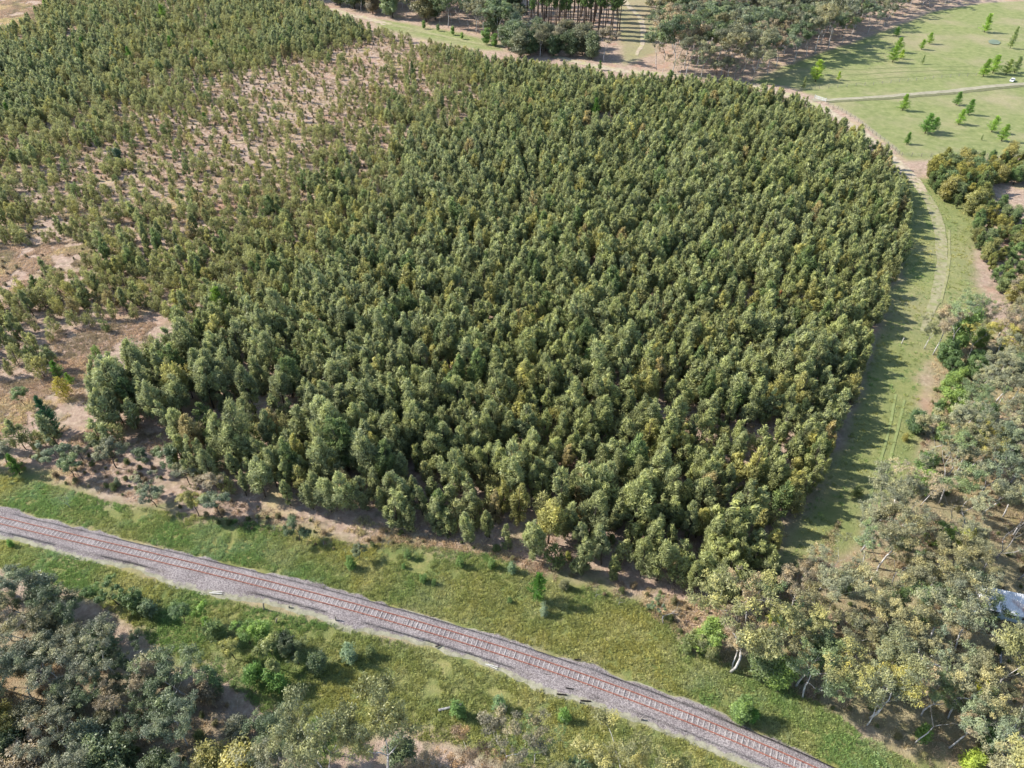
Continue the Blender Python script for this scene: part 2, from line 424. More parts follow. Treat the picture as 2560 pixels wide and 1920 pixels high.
BALLAST = gpoly(BAL_UP + BAL_LO)
NVERGE = gpoly([(-500, 1090), (-250, 1135), (0, 1188), (120, 1212), (300, 1262), (420, 1282), (560, 1295), (700, 1318), (800, 1345), (900, 1362), (1000, 1360), (1130, 1372), (1230, 1388), (1300, 1422), (1400, 1462), (1500, 1472), (1590, 1502),
    (1680, 1545), (1720, 1610), (1800, 1650), (1950, 1702), (2060, 1765), (2150, 1832), (2250, 1890), (2400, 1990), (2600, 2120), (2500, 2150), (2080, 1925), (1700, 1760), (1350, 1640), (850, 1500), (300, 1350), (0, 1280), (-500, 1170)])
SVERGE = gpoly([(-500, 1210), (0, 1335), (400, 1440), (800, 1545), (1180, 1640), (1600, 1800), (1900, 1925), (2200, 2080), (2100, 2200), (1700, 2080), (1450, 1960), (1330, 1930), (1150, 1860), (1040, 1850), (980, 1800), (900, 1860), (800, 1930), (700, 1830), (600, 1730), (480, 1660), (380, 1610), (300, 1540), (180, 1470), (0, 1420), (-500, 1290)])
CORR = gpoly([(2270, 440), (2262, 500), (2262, 560), (2255, 690), (2220, 790), (2175, 900), (2150, 1000), (2120, 1090), (2065, 1180), (2020, 1265), (1975, 1345), (1935, 1420), (1905, 1490), (1880, 1560), (1960, 1560), (2030, 1480), (2100, 1380), (2190, 1280),
    (2262, 1215), (2290, 1120), (2300, 1000), (2310, 900), (2440, 860), (2500, 830), (2440, 740), (2435, 640), (2450, 560), (2430, 500), (2340, 450)])
PADDOCK = gpoly([(2270, 400), (2230, 365), (2140, 292), (2060, 250), (1970, 215), (1880, 205), (1900, 190), (2000, 150), (2060, 130), (2150, 100), (2230, 70), (2330, 30), (2450, 8), (2560, 2), (3100, -20), (3100, 395), (2560, 392), (2340, 398)])
NWGREEN = gpoly([(930, 46), (1010, 58), (1100, 72), (1170, 88), (1250, 108), (1262, 128), (1190, 122), (1100, 108), (1010, 86), (945, 66)])
NGREEN = gpoly([(1535, -10), (1625, -10), (1640, 60), (1640, 130), (1560, 165), (1550, 110)])

RW_ = gpoly([(2325, 890), (2300, 1140), (2215, 1285), (2010, 1490), (1750, 1595), (1870, 1695), (2420, 1970), (2950, 2080), (2950, 780), (2440, 850)])
SW_ = gpoly([(-260, 1440), (120, 1510), (400, 1690), (740, 1870), (820, 2150), (-300, 2200)])
rail_xy = gpoly(TRACK_PX)
# smooth railway centreline: a cubic through the measured points, parameter = chord length
s_ = np.concatenate([[0], np.cumsum(np.hypot(*np.diff(rail_xy, axis=0).T))]); wgt = np.ones(len(s_)); wgt[[0, 1, -1, -2]] = 0.3
cx_, cy_ = np.polyfit(s_, rail_xy[:, 0], 3, w=wgt), np.polyfit(s_, rail_xy[:, 1], 3, w=wgt)
def rail_at(s): return np.polyval(cx_, s), np.polyval(cy_, s)
def rail_dir(s):
    a, b = np.polyval(np.polyder(cx_), s), np.polyval(np.polyder(cy_), s); n = np.hypot(a, b); return a / n, b / n

# ------------------------------------------------------------------ ground sheet
def axis(lo, hi, step, far):
    core = np.arange(lo, hi + step * .5, step); out = []; v = step
    p = hi
    while p < far: v *= 1.35; p += v; out.append(p)
    neg = []; p = lo; v = step
    while p > -far: v *= 1.35; p -= v; neg.append(p)
    return np.concatenate([neg[::-1], core, out])
gx, gy = axis(-330, 340, 1.1, 5200), axis(8, 470, 1.1, 5200)
GX, GY = np.meshgrid(gx, gy); fx, fy = GX.ravel(), GY.ravel()
near_b = np.clip(edge_dist(BALLAST, fx, fy) / 6, 0, 1); near_b = np.where(inside(BALLAST, fx, fy), 0, near_b)
gz = (fbm(fx, fy, 9, 3) - .5) * .5 * near_b + (fbm(fx, fy, 2.3, 8) - .5) * .08 * near_b
gz = np.where((np.abs(fx) > 360) | (fy > 480), 0, gz) - 0.02
# the bank of the near, lower side: uneven hump of soil along the ballast foot
V = np.stack([fx, fy, gz], 1)
nx, ny = len(gx), len(gy)
I = np.arange(nx * ny).reshape(ny, nx)
Q = np.stack([I[:-1, :-1].ravel(), I[:-1, 1:].ravel(), I[1:, 1:].ravel(), I[1:, :-1].ravel()], 1)
wob = (fbm(fx, fy, 7, 5) - .5) * 5
green = np.maximum.reduce([soft(NVERGE, fx, fy, 2.2, wob * 1.6 + .8), .5 * soft(RW_, fx, fy, 3, wob), .35 * soft(SW_, fx, fy, 3, wob), soft(SVERGE, fx, fy, 1.8, wob * 1.3), soft(CORR, fx, fy, 2.0, wob)])
pad = np.maximum.reduce([.62 * soft(CORR, fx, fy, 2.0, wob), soft(PADDOCK, fx, fy, 2.0, wob * .5), soft(NWGREEN, fx, fy, 2.5, wob * .6), soft(NGREEN, fx, fy, 2.5, wob * .6) * .6])
pxx, pyy = pixel(fx, fy)
# straw: pale yellow dry grass / red: bare reddish soil patches
open_ = np.maximum.reduce([soft(b, fx, fy, 4, wob) for b in BARE])
sparse = np.exp(-(((pxx - 800) / 330) ** 2 + ((pyy - 210) / 130) ** 2)) + 0.7 * np.exp(-(((pxx - 550) / 300) ** 2 + ((pyy - 420) / 140) ** 2))
openness = np.clip(np.maximum(open_, sparse * .9), 0, 1)
zone = np.stack([green, pad, openness, np.ones_like(green)], 1)

def ground_mat():
    m, nt = new_mat('ground'); L = nt.links.new
    out = N(nt, 'ShaderNodeOutputMaterial'); p = N(nt, 'ShaderNodeBsdfPrincipled'); p.inputs['Roughness'].default_value = .95; p.inputs['Specular IOR Level'].default_value = .1
    pos = N(nt, 'ShaderNodeNewGeometry').outputs['Position']
    z = N(nt, 'ShaderNodeAttribute', attribute_type='GEOMETRY', attribute_name='zone'); sx = N(nt, 'ShaderNodeSeparateColor'); L(z.outputs['Color'], sx.inputs[0])
    def noise(scale, detail=6, rough=.6, dist=0.0):
        n = N(nt, 'ShaderNodeTexNoise'); n.inputs['Scale'].default_value = scale; n.inputs['Detail'].default_value = detail; n.inputs['Roughness'].default_value = rough; n.inputs['Distortion'].default_value = dist
        L(pos, n.inputs['Vector']); return n.outputs['Fac']
    def ramp(f, *st, k_=1.0):
        r = N(nt, 'ShaderNodeValToRGB'); e = r.color_ramp.elements
        while len(e) < len(st): e.new(.5)
        for i, (q, c) in enumerate(st): e[i].position = q; e[i].color = (*[min(v * k_, 1) for v in c], 1)
        L(f, r.inputs[0]); return r.outputs[0]
    def mix(f, a, b):
        x = N(nt, 'ShaderNodeMix', data_type='RGBA'); L(f, x.inputs['Factor']); L(a, x.inputs[6]); L(b, x.inputs[7]); return x.outputs[2]
    dry = ramp(noise(.9, 8, .7), (.28, (.18, .127, .096)), (.45, (.28, .20, .152)), (.58, (.35, .262, .198)), (.75, (.45, .37, .275)), k_=1.28)
    straw = ramp(noise(2.2, 6, .7), (.3, (.34, .25, .13)), (.7, (.52, .43, .25)), k_=1.0)
    red = ramp(noise(1.6, 6, .7), (.3, (.25, .125, .085)), (.7, (.36, .22, .155)), k_=1.25)
    floor = mix(ramp(noise(.11, 4), (.56, (0, 0, 0)), (.68, (1, 1, 1))), dry, straw)
    floor = mix(ramp(noise(.07, 4, .6, .5), (.55, (0, 0, 0)), (.7, (.8, .8, .8))), floor, red)
    bushy = ramp(noise(.35, 6), (.52, (0, 0, 0)), (.70, (.6, .6, .6)))
    gr0 = ramp(noise(1.3, 6), (.3, (.10, .105, .05)), (.7, (.19, .18, .09)))
    floor = mix(bushy, floor, gr0)
    verge = ramp(noise(.5, 7, .65), (.3, (.15, .17, .06)), (.48, (.21, .215, .075)), (.6, (.27, .25, .095)), (.75, (.34, .30, .15)), k_=1.02)
    verge = mix(ramp(noise(.13, 4), (.45, (0, 0, 0)), (.62, (.7, .7, .7))), verge, ramp(noise(3.0, 6), (.3, (.09, .145, .04)), (.7, (.17, .21, .075))))
    pdk = ramp(noise(.35, 8, .7), (.3, (.17, .205, .075)), (.5, (.26, .285, .11)), (.7, (.35, .345, .16)), k_=.86)
    pdk = mix(ramp(noise(.035, 5, .6), (.48, (0, 0, 0)), (.66, (.75, .75, .75))), pdk, ramp(noise(1.2, 6), (.3, (.31, .26, .15)), (.7, (.42, .36, .22)), k_=.9))
    c = mix(sx.outputs[0], floor, verge); c = mix(sx.outputs[1], c, pdk)
    L(c, p.inputs['Base Color'])
    b = N(nt, 'ShaderNodeBump'); b.inputs['Distance'].default_value = .28; b.inputs['Strength'].default_value = .9
    ad = N(nt, 'ShaderNodeMath', operation='ADD'); L(noise(1.8, 8, .75), ad.inputs[0]); L(noise(6, 4), ad.inputs[1]); L(ad.outputs[0], b.inputs['Height'])
    L(b.outputs[0], p.inputs['Normal']); L(p.outputs[0], out.inputs['Surface'])
    return m
M['ground'] = ground_mat()
gm = mesh_from('ground', V, [Q], [M['ground']], smooth=True)
ca = gm.attributes.new('zone', 'FLOAT_COLOR', 'POINT'); ca.data.foreach_set('color', zone.astype(np.float32).ravel())
tag(link('ground', gm), kind='structure')
def gheight(x, y):
    i = np.clip(np.searchsorted(gx, x) - 1, 0, nx - 2); j = np.clip(np.searchsorted(gy, y) - 1, 0, ny - 2)
    return gz.reshape(ny, nx)[j, i]

# ------------------------------------------------------------------ dirt tracks and roads: ribbons just above the ground
def ribbon(name, px, half, z, mat, wob=.5, seed=0, step=1.2, skirts=None):
    a = gpoly(px); s = np.concatenate([[0], np.cumsum(np.hypot(*np.diff(a, axis=0).T))])
    u = np.arange(0, s[-1], step); k = np.interp
    x, y = k(u, s, a[:, 0]), k(u, s, a[:, 1])
    for _ in range(4):
        x[1:-1] = (x[:-2] + x[1:-1] * 2 + x[2:]) / 4; y[1:-1] = (y[:-2] + y[1:-1] * 2 + y[2:]) / 4
    tx, ty = np.gradient(x), np.gradient(y); n = np.hypot(tx, ty) + 1e-9; ox, oy = -ty / n, tx / n
    hw = np.broadcast_to(np.interp(u, s, half if hasattr(half, '__len__') else np.full(len(s), half)), u.shape)
    L_ = hw * (1 + wob * (vnoise(u, u * 0, 2.5, seed) - .5)); R_ = hw * (1 + wob * (vnoise(u, u * 0, 2.5, seed + 5) - .5))
    rows = []
    for t in (-1, -.5, 0, .5, 1):
        w_ = np.where(t < 0, L_, R_); X, Y = x + ox * w_ * t, y + oy * w_ * t
        Z = np.maximum.reduce([gheight(X + a_, Y + b_) for a_ in (-.6, 0, .6, 1.2) for b_ in (-.6, 0, .6, 1.2)]) * .0 + gheight_s(X, Y) + z + .07
        rows.append(np.stack([X, Y, Z], 1))
    V = np.stack(rows, 1).reshape(-1, 3); m = len(u)
    I = np.arange(m * 5).reshape(m, 5)
    Q = np.stack([I[:-1, :-1].ravel(), I[1:, :-1].ravel(), I[1:, 1:].ravel(), I[:-1, 1:].ravel()], 1)[:, ::-1]
    return tag(link(name, mesh_from(name, V, [Q], [mat], smooth=True)), kind='structure')
def gheight_s(x, y):
    """bilinear ground height"""
    Z = gz.reshape(ny, nx); i = np.clip(np.searchsorted(gx, x) - 1, 0, nx - 2); j = np.clip(np.searchsorted(gy, y) - 1, 0, ny - 2)
    a = (x - gx[i]) / (gx[i + 1] - gx[i]); b = (y - gy[j]) / (gy[j + 1] - gy[j])
    return (Z[j, i] * (1 - a) + Z[j, i + 1] * a) * (1 - b) + (Z[j + 1, i] * (1 - a) + Z[j + 1, i + 1] * a) * b
M['dirt'] = noisy_mat('pale dirt', (.30, .235, .165), (.44, .37, .27), .6, bump=.06, bscale=4, c3=(.36, .33, .17), scale3=.22, object_space=False)
M['dirt_green'] = noisy_mat('worn grass wheel track', (.20, .20, .09), (.30, .28, .14), .7, bump=.06, bscale=4, object_space=False)
M['track_tan'] = noisy_mat('worn tan wheel track', (.22, .20, .11), (.31, .28, .17), .9, bump=.05, bscale=4, c3=(.21, .22, .09), scale3=.5, object_space=False)
M['road'] = noisy_mat('paddock lane', (.25, .225, .15), (.33, .30, .21), .5, object_space=False, bump=.04, bscale=3)
M['lane_edge'] = noisy_mat('shaded ditch grass', (.11, .115, .055), (.17, .165, .085), .8, object_space=False)  # darker green grass along the lower edge of the lane
M['rut_and_line'] = noisy_mat('rut_and_line', (.17, .20, .075), (.23, .26, .10), .8, object_space=False)  # darker green for the wheel ruts and the thin paddock lines
ribbon('dirt_track', [(1380, 140), (1440, 155), (1520, 172), (1600, 182), (1750, 192), (1880, 212), (1965, 236), (2040, 262), (2110, 302), (2190, 360), (2250, 412), (2290, 455), (2318, 495)],
       [2, 2, 2.2, 2.2, 2, 2.2, 2.6, 2.4, 2, 2, 2, 1.8, 1.2], .012, M['dirt'], .5, 1)
ribbon('wheel_track', [(2308, 480), (2330, 515), (2350, 575), (2356, 650), (2342, 740), (2305, 830)], [1.3, 1.4, 1.4, 1.3, 1.2, .5], .02, M['track_tan'], .35, 2)
ribbon('wheel_track', [(2262, 1000), (2250, 1050), (2238, 1100), (2222, 1160), (2200, 1220), (2196, 1260), (2206, 1300)], .22, .02, M['rut_and_line'], .8, 12)
ribbon('wheel_track', [(2240, 985), (2228, 1050), (2214, 1110), (2196, 1170), (2178, 1230), (2172, 1260), (2182, 1300)], .2, .02, M['rut_and_line'], .8, 13)
ribbon('wheel_track', [(2372, 575), (2374, 640), (2366, 700), (2350, 760)], .3, .024, M['dirt_green'], .6, 14)
ribbon('forest_path', [(1555, -20), (1561, 2), (1580, 24), (1601, 45), (1608, 73), (1606, 110), (1590, 140)], [1.2, 1.3, 1.4, 1.3, 1.3, 1, .7], .012, M['dirt'], .8, 3)
ribbon('dirt_track', [(820, 22), (870, 36), (930, 50), (975, 62)], 2.2, .012, M['dirt'], .8, 4)
ribbon('grass_path', [(960, 58), (1040, 76), (1130, 96), (1200, 110), (1250, 120)], 1.6, .012, M['dirt_green'], .5, 6)
ribbon('paddock_lane', [(2030, 250), (2080, 250), (2200, 243), (2330, 232), (2450, 219), (2560, 209), (2800, 190)], 1.4, .012, M['road'], .3, 7)
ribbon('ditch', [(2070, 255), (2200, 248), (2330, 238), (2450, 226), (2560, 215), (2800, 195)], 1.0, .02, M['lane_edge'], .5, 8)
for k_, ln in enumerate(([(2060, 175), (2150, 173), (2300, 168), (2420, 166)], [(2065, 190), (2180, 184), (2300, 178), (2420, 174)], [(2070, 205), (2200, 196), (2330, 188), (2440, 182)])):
    ribbon('dark_line', ln, .22, .012, M['rut_and_line'], .9, 20 + k_)  # thin darker lines running across the paddock grass

# ------------------------------------------------------------------ railway: ballast bank, sleepers, rails
def ballast_mesh():
    up = gpoly(BAL_UP); lo = gpoly(BAL_LO[::-1])
    sU = np.linspace(0, 1, 520)
    def res(a):
        s = np.concatenate([[0], np.cumsum(np.hypot(*np.diff(a, axis=0).T))]); s /= s[-1]
        return np.stack([np.interp(sU, s, a[:, 0]), np.interp(sU, s, a[:, 1])], 1)
    smax = s_[-1]; t = sU * smax
    cx, cy = rail_at(t); tx, ty = rail_dir(t); ox, oy = -ty, tx
    u, l = res(up), res(lo)
    # half widths measured across the track
    def hw(a):
        d = []
        for X, Y, nx_, ny_ in zip(cx, cy, ox, oy):
            q = (a[:, 0] - X) * tx[len(d)] + (a[:, 1] - Y) * ty[len(d)]; i = np.argmin(np.abs(q)); d.append((a[i, 0] - X) * nx_ + (a[i, 1] - Y) * ny_)
        return np.array(d)
    def smooth(a, k=25):
        return np.convolve(np.pad(a, k, mode='edge'), np.ones(2 * k + 1) / (2 * k + 1), 'valid')
    A, B = smooth(hw(u)), smooth(hw(l))
    A = A + (vnoise(t, t * 0, 1.6, 31) - .5) * .7 + (vnoise(t, t * 0, 6, 36) - .5) * .8; B = B + (vnoise(t, t * 0, 1.6, 32) - .5) * .8 + (vnoise(t, t * 0, 7, 33) - .5) * 1.4
    prof = [(-1.0, -.06), (-.8, .10), (-.55, .22), (-.3, .38), (-.14, .46), (0, .46), (.14, .46), (.3, .38), (.55, .22), (.8, .10), (1.0, -.06)]
    rows = []
    for f, z in prof:
        w_ = np.where(f < 0, -B * 1.0, A) * abs(f) * np.where(f < 0, -1, 1)
        if abs(f) == .14: w_ = np.full_like(w_, 1.25 * np.sign(f))
        if abs(f) == .3: w_ = np.sign(f) * np.maximum(np.abs(w_), 1.7)
        X, Y = cx + ox * w_, cy + oy * w_
        rows.append(np.stack([X, Y, np.full_like(X, z) + (fbm(X, Y, 1.2, 40) - .5) * (.16 if abs(f) > .3 else .03)], 1))
    V = np.stack(rows, 1).reshape(-1, 3); m, k = len(t), len(prof)
    I = np.arange(m * k).reshape(m, k)
    Q = np.stack([I[:-1, :-1].ravel(), I[1:, :-1].ravel(), I[1:, 1:].ravel(), I[:-1, 1:].ravel()], 1)[:, ::-1]
    edge = np.tile([1, .62, .2, .02, 0, 0, 0, .0, .04, .22, .9], (m, 1)).ravel()
    return V, Q, edge
def ballast_mat():
    m, nt = new_mat('ballast stone'); L = nt.links.new
    out = N(nt, 'ShaderNodeOutputMaterial'); p = N(nt, 'ShaderNodeBsdfPrincipled'); p.inputs['Roughness'].default_value = .9; p.inputs['Specular IOR Level'].default_value = .2
    pos = N(nt, 'ShaderNodeNewGeometry').outputs['Position']
    v = N(nt, 'ShaderNodeTexVoronoi'); v.inputs['Scale'].default_value = 9; L(pos, v.inputs['Vector'])
    r = N(nt, 'ShaderNodeValToRGB'); e = r.color_ramp.elements; e[0].position = .1; e[0].color = (.13, .113, .112, 1); e[1].position = .95; e[1].color = (.32, .288, .28, 1)
    k = e.new(.5); k.color = (.215, .19, .187, 1)
    s = N(nt, 'ShaderNodeSeparateColor'); L(v.outputs['Color'], s.inputs[0]); L(s.outputs[0], r.inputs[0])
    n = N(nt, 'ShaderNodeTexNoise'); n.inputs['Scale'].default_value = .25; n.inputs['Detail'].default_value = 6; L(pos, n.inputs['Vector'])
    r2 = N(nt, 'ShaderNodeValToRGB'); r2.color_ramp.elements[0].position = .3; r2.color_ramp.elements[0].color = (.82, .78, .78, 1); r2.color_ramp.elements[1].position = .7; r2.color_ramp.elements[1].color = (1.12, 1.1, 1.08, 1); L(n.outputs['Fac'], r2.inputs[0])
    mu = N(nt, 'ShaderNodeMix', data_type='RGBA', blend_type='MULTIPLY'); mu.inputs['Factor'].default_value = 1; L(r.outputs[0], mu.inputs[6]); L(r2.outputs[0], mu.inputs[7])
    ed = N(nt, 'ShaderNodeAttribute', attribute_type='GEOMETRY', attribute_name='edge')
    n3 = N(nt, 'ShaderNodeTexNoise'); n3.inputs['Scale'].default_value = 1.1; n3.inputs['Detail'].default_value = 8; n3.inputs['Roughness'].default_value = .7; L(pos, n3.inputs['Vector'])
    ml = N(nt, 'ShaderNodeMath', operation='MULTIPLY_ADD'); L(ed.outputs['Fac'], ml.inputs[0]); ml.inputs[1].default_value = .85; L(n3.outputs['Fac'], ml.inputs[2])
    r3 = N(nt, 'ShaderNodeValToRGB'); r3.color_ramp.elements[0].position = .86; r3.color_ramp.elements[1].position = 1.0; L(ml.outputs[0], r3.inputs[0])
    weed = N(nt, 'ShaderNodeValToRGB'); weed.color_ramp.elements[0].position = .35; weed.color_ramp.elements[0].color = (.17, .165, .10, 1); weed.color_ramp.elements[1].position = .65; weed.color_ramp.elements[1].color = (.33, .31, .23, 1); L(n3.outputs['Fac'], weed.inputs[0])
    mw = N(nt, 'ShaderNodeMix', data_type='RGBA'); L(r3.outputs[0], mw.inputs['Factor']); L(mu.outputs[2], mw.inputs[6]); L(weed.outputs[0], mw.inputs[7])
    L(mw.outputs[2], p.inputs['Base Color'])
    b = N(nt, 'ShaderNodeBump'); b.inputs['Distance'].default_value = .05; L(v.outputs['Distance'], b.inputs['Height']); b.invert = True; L(b.outputs[0], p.inputs['Normal'])
    L(p.outputs[0], out.inputs['Surface']); return m
M['ballast'] = ballast_mat()
bV, bQ, bE = ballast_mesh()
bm_ = mesh_from('ballast_bed', bV, [bQ], [M['ballast']], smooth=True)
ea = bm_.attributes.new('edge', 'FLOAT', 'POINT'); ea.data.foreach_set('value', bE.astype(np.float32))
tag(link('ballast_bed', bm_), kind='structure')

M['rail'] = noisy_mat('rusty rail steel', (.22, .08, .055), (.33, .14, .10), 1.5, rough=.6, spec=.3, object_space=False)
M['sleeper'] = noisy_mat('concrete sleeper', (.25, .22, .205), (.42, .38, .36), 2.5, bump=.01, object_space=False)
track = bpy.data.objects.new('railway_track', None); COL.objects.link(track)
tag(track, 'rusty single railway track curving across the grey ballast', 'railway track')
RZ = .46
s_in, s_out = 0.0, s_[-1]
ss = np.arange(s_in, s_out, .6)
for side in (-1, 1):
    mb = MB(); X, Y = rail_at(ss); tx, ty = rail_dir(ss); prof = [(-.065, 0), (-.06, .03), (-.015, .05), (-.035, .12), (-.035, .155), (.035, .155), (.035, .12), (.015, .05), (.06, .03), (.065, 0)]
    Vv = []; k = len(prof)
    for a_, b_, c_, d_ in zip(X, Y, tx, ty):
        for o_, z_ in prof: q = side * .57 + o_; Vv.append((a_ - d_ * q, b_ + c_ * q, RZ + .06 + z_))
    Fs = [(i * k + j, (i + 1) * k + j, (i + 1) * k + (j + 1) % k, i * k + (j + 1) % k) for i in range(len(ss) - 1) for j in range(k)]
    mb.add(Vv, Fs); mb.build('rail', M['rail'], track)
slp = MB(); slp.box((0, 0, -.02), (.17, 1.42, .15), top=(.8, .98)); slp.box((0, .57, .064), (.13, .34, .035)); slp.box((0, -.57, .064), (.13, .34, .035))
slp_me = slp.mesh('sleeper', [M['sleeper']])
cand = []
for s in np.arange(s_in + .3, s_out, .685):
    x, y = rail_at(s); px, py = pixel(x, y)
    if -60 < px < 2640 and py < 1990: cand.append((math.hypot(x, y), s))
cand.sort(); far_s = MB()
for i, (d, s) in enumerate(cand):
    x, y = rail_at(s); tx, ty = rail_dir(s); a = math.atan2(ty, tx) + random.gauss(0, .012)
    if i < 100:
        o = link('sleeper', slp_me, track); o.location = (x, y, RZ + random.uniform(-.03, .015)); o.rotation_euler.z = a
    else:
        c_, s2 = math.cos(a), math.sin(a)
        far_s.add([(x + vx * c_ - vy * s2, y + vx * s2 + vy * c_, RZ - .02 + vz) for vx, vy, vz in slp.v], slp.f)
fs = far_s.build('sleeper', M['sleeper'], track); fs['kind'] = 'stuff'

# ------------------------------------------------------------------ placing plants
LAND = []          # landmarks: (pixel x, pixel y, phrase)
for q in ((1344, 1480, 'the lone green pine on the verge'), (1690, 1075, 'the pale grass clearing'), (1915, 1172, 'the small bare gap near the grass corridor'), (1850, 1100, 'the wide dark gap'),
          (500, 1040, 'the deep shadow hole'), (120, 1035, 'the dark blue-green pine'), (155, 935, 'the bright forked pine'), (2490, 1490, 'the rusty shed'), (2050, 250, 'the pale field gate'),
          (2300, 470, 'the dirt track bend'), (2485, 105, 'the paddock pond'), (2530, 197, 'the white car'), (1995, 1700, 'the dark fork-trunked gum'), (930, 1880, 'the big broken-limbed gum'),
          (660, 1518, 'the leaning trackside post'), (450, 1150, 'the lime green tree'), (970, 1345, 'the grey leafless shrub'), (1500, 310, 'the red earth clearing'), (1774, 930, 'the bleached dead tree'),
          (1980, 770, 'the silvery dead tree'), (1945, 745, 'the orange-brown crown'), (2220, 1190, 'the green wheel ruts'), (390, 1115, 'the straw patch'), (1511, 150, 'the white-limbed gum'), (1600, 60, 'the northern dirt path'),
          (560, 770, 'the bright young pine'), (2350, 640, 'the corridor shadows'), (1030, 195, 'the dark cypress'), (303, 400, 'the dark rounded tree'), (400, 860, 'the pink bare patch'), (100, 690, 'the grey bare patch'),
          (1140, 1620, 'the pale plank on the ballast'), (1400, 1737, 'the rail offcuts'), (60, 1300, 'the left end of the rails'), (1830, 1790, 'the green bush on the verge'), (60, 40, 'the bare corner'), (1150, 105, 'the mown green path'),
          (1890, 1420, 'the narrow end of the corridor'), (2180, 800, 'the grey snag at the stand edge'), (1100, 1345, 'the dry rim of the verge'), (1560, 1460, 'the dry rim behind the verge'), (700, 1290, 'the brushy rim'),
          (2560, 215, 'the lane'), (1380, 40, 'the plantation'), (800, 210, 'the sparse pink flat'), (1300, 640, 'the middle of the stand'), (1500, 1330, 'the front row of the stand'), (1250, 1150, 'the dense front slope'), (900, 1150, 'the grey shoulder of the stand'), (720, 1020, 'the grey thicket')):
    LAND.append(q)
ORD = ['nearest', 'second nearest', 'third nearest', 'fourth nearest', 'fifth nearest', 'sixth nearest', 'seventh nearest', 'eighth nearest', 'ninth nearest', 'tenth nearest', 'eleventh nearest', 'twelfth nearest', 'thirteenth nearest', 'fourteenth nearest', 'fifteenth nearest', 'sixteenth nearest']
PENDING = []       # (root, description, kind word, px, py) -> labels written at the end

def sector(px, py, lx, ly):
    dx, dy = px - lx, (py - ly) * 1.15
    if abs(dx) > abs(dy) * 1.0: return 'right of' if dx > 0 else 'left of'
    return 'in front of' if dy > 0 else 'behind'

def write_labels():
    groups = {}
    for root, desc, word, px, py in PENDING:
        d = sorted((math.hypot(px - l[0], (py - l[1]) * 1.3), i) for i, l in enumerate(LAND) if math.hypot(px - l[0], py - l[1]) > 12)[0]
        l = LAND[d[1]]; groups.setdefault((word, d[1], sector(px, py, l[0], l[1])), []).append((d[0], root, desc))
    for (word, li, sec), items in groups.items():
        items.sort(key=lambda q: q[0])
        for k, (_, root, desc) in enumerate(items):
            o = ORD[k] if k < len(ORD) else f'number {k + 1} out'
            d_ = desc.split(); tail = f'{sec} {LAND[li][2]}'; wd_ = word.split()[-1]
            full = f'{desc}, {o} {word} {tail}' if len(items) > 1 else f'{desc}, the only {word} just {tail}'
            if len(full.split()) > 16: full = f'{desc}, {o if len(items) > 1 else "only"} one {tail}'
            if len(full.split()) > 16: full = f'{" ".join(d_[1:])}, {o if len(items) > 1 else "only"} one {tail}'
            if len(full.split()) > 16: full = full.replace(' one ', ' ').replace(' near the grass corridor', '')
            root['label'] = full

def plant(kind, x, y, h, rz, tint, name, cat, group, desc=None, word=None, label=None, wide=1.0, var=None, z=None):
    k = lib[kind][var if var is not None else random.randrange(len(lib[kind]))]
    root = bpy.data.objects.new(name, None); COL.objects.link(root); root.empty_display_size = .5
    s = h / k.h
    root.location = (float(x), float(y), float(gheight_s(np.array(x), np.array(y)) if z is None else z)); root.rotation_euler.z = rz; root.scale = (s * wide, s * wide, s)
    if k.crown is not None:
        c = link('crown', k.crown, root); c['tint'] = [float(t) * LK for t in tint]
    link('trunk' if k.crown is not None else 'bare_limbs', k.trunk, root)
    tag(root, label, cat, group)
    if label is None:
        px, py = pixel(x, y, h * .5); PENDING.append((root, desc, word or cat, float(px), float(py)))
    return root

def sample(poly, spacing, seed, clear=None, rows=None):
    """Poisson-like points in a ground polygon; spacing may be a function of x, y"""
    r = np.random.default_rng(seed); lo, hi = poly.min(0), poly.max(0)
    lo = np.maximum(lo, [-420, 10]); hi = np.minimum(hi, [420, 520])
    area = (hi[0] - lo[0]) * (hi[1] - lo[1])
    smin = 1.6 if callable(spacing) else spacing
    n = int(min(area / smin ** 2 * 5, 260000))
    X = lo[0] + r.random(n) * (hi[0] - lo[0]); Y = lo[1] + r.random(n) * (hi[1] - lo[1])
    if rows:      # planting lines: pull the points onto parallel rows
        (dx_, dy_), gap_, keep_ = rows; q_ = -X * dy_ + Y * dx_; tgt = np.round(q_ / gap_) * gap_ + r.normal(size=n) * .42; mv = (tgt - q_) * keep_; X = X - dy_ * mv; Y = Y + dx_ * mv
    ok = inside(poly, X, Y)
    if clear is not None: ok &= ~clear(X, Y)
    X, Y = X[ok], Y[ok]; S = spacing(X, Y) if callable(spacing) else np.full(len(X), spacing)
    ok = S < 40; X, Y, S = X[ok], Y[ok], S[ok]
    S = S * (.72 + .5 * r.random(len(S)))
    cell = 2.0; grid = {}; out = []
    for i in range(len(X)):
        a, b = int(X[i] // cell), int(Y[i] // cell); rad = S[i]; kk = int(rad // cell) + 1; good = True
        for p in range(a - kk, a + kk + 1):
            for q in range(b - kk, b + kk + 1):
                for j in grid.get((p, q), ()):
                    if (X[i] - X[j]) ** 2 + (Y[i] - Y[j]) ** 2 < (min(rad, S[j]) if S[j] < rad else rad) ** 2: good = False; break
                if not good: break
            if not good: break
        if good: grid.setdefault((a, b), []).append(i); out.append(i)
    return X[out], Y[out]

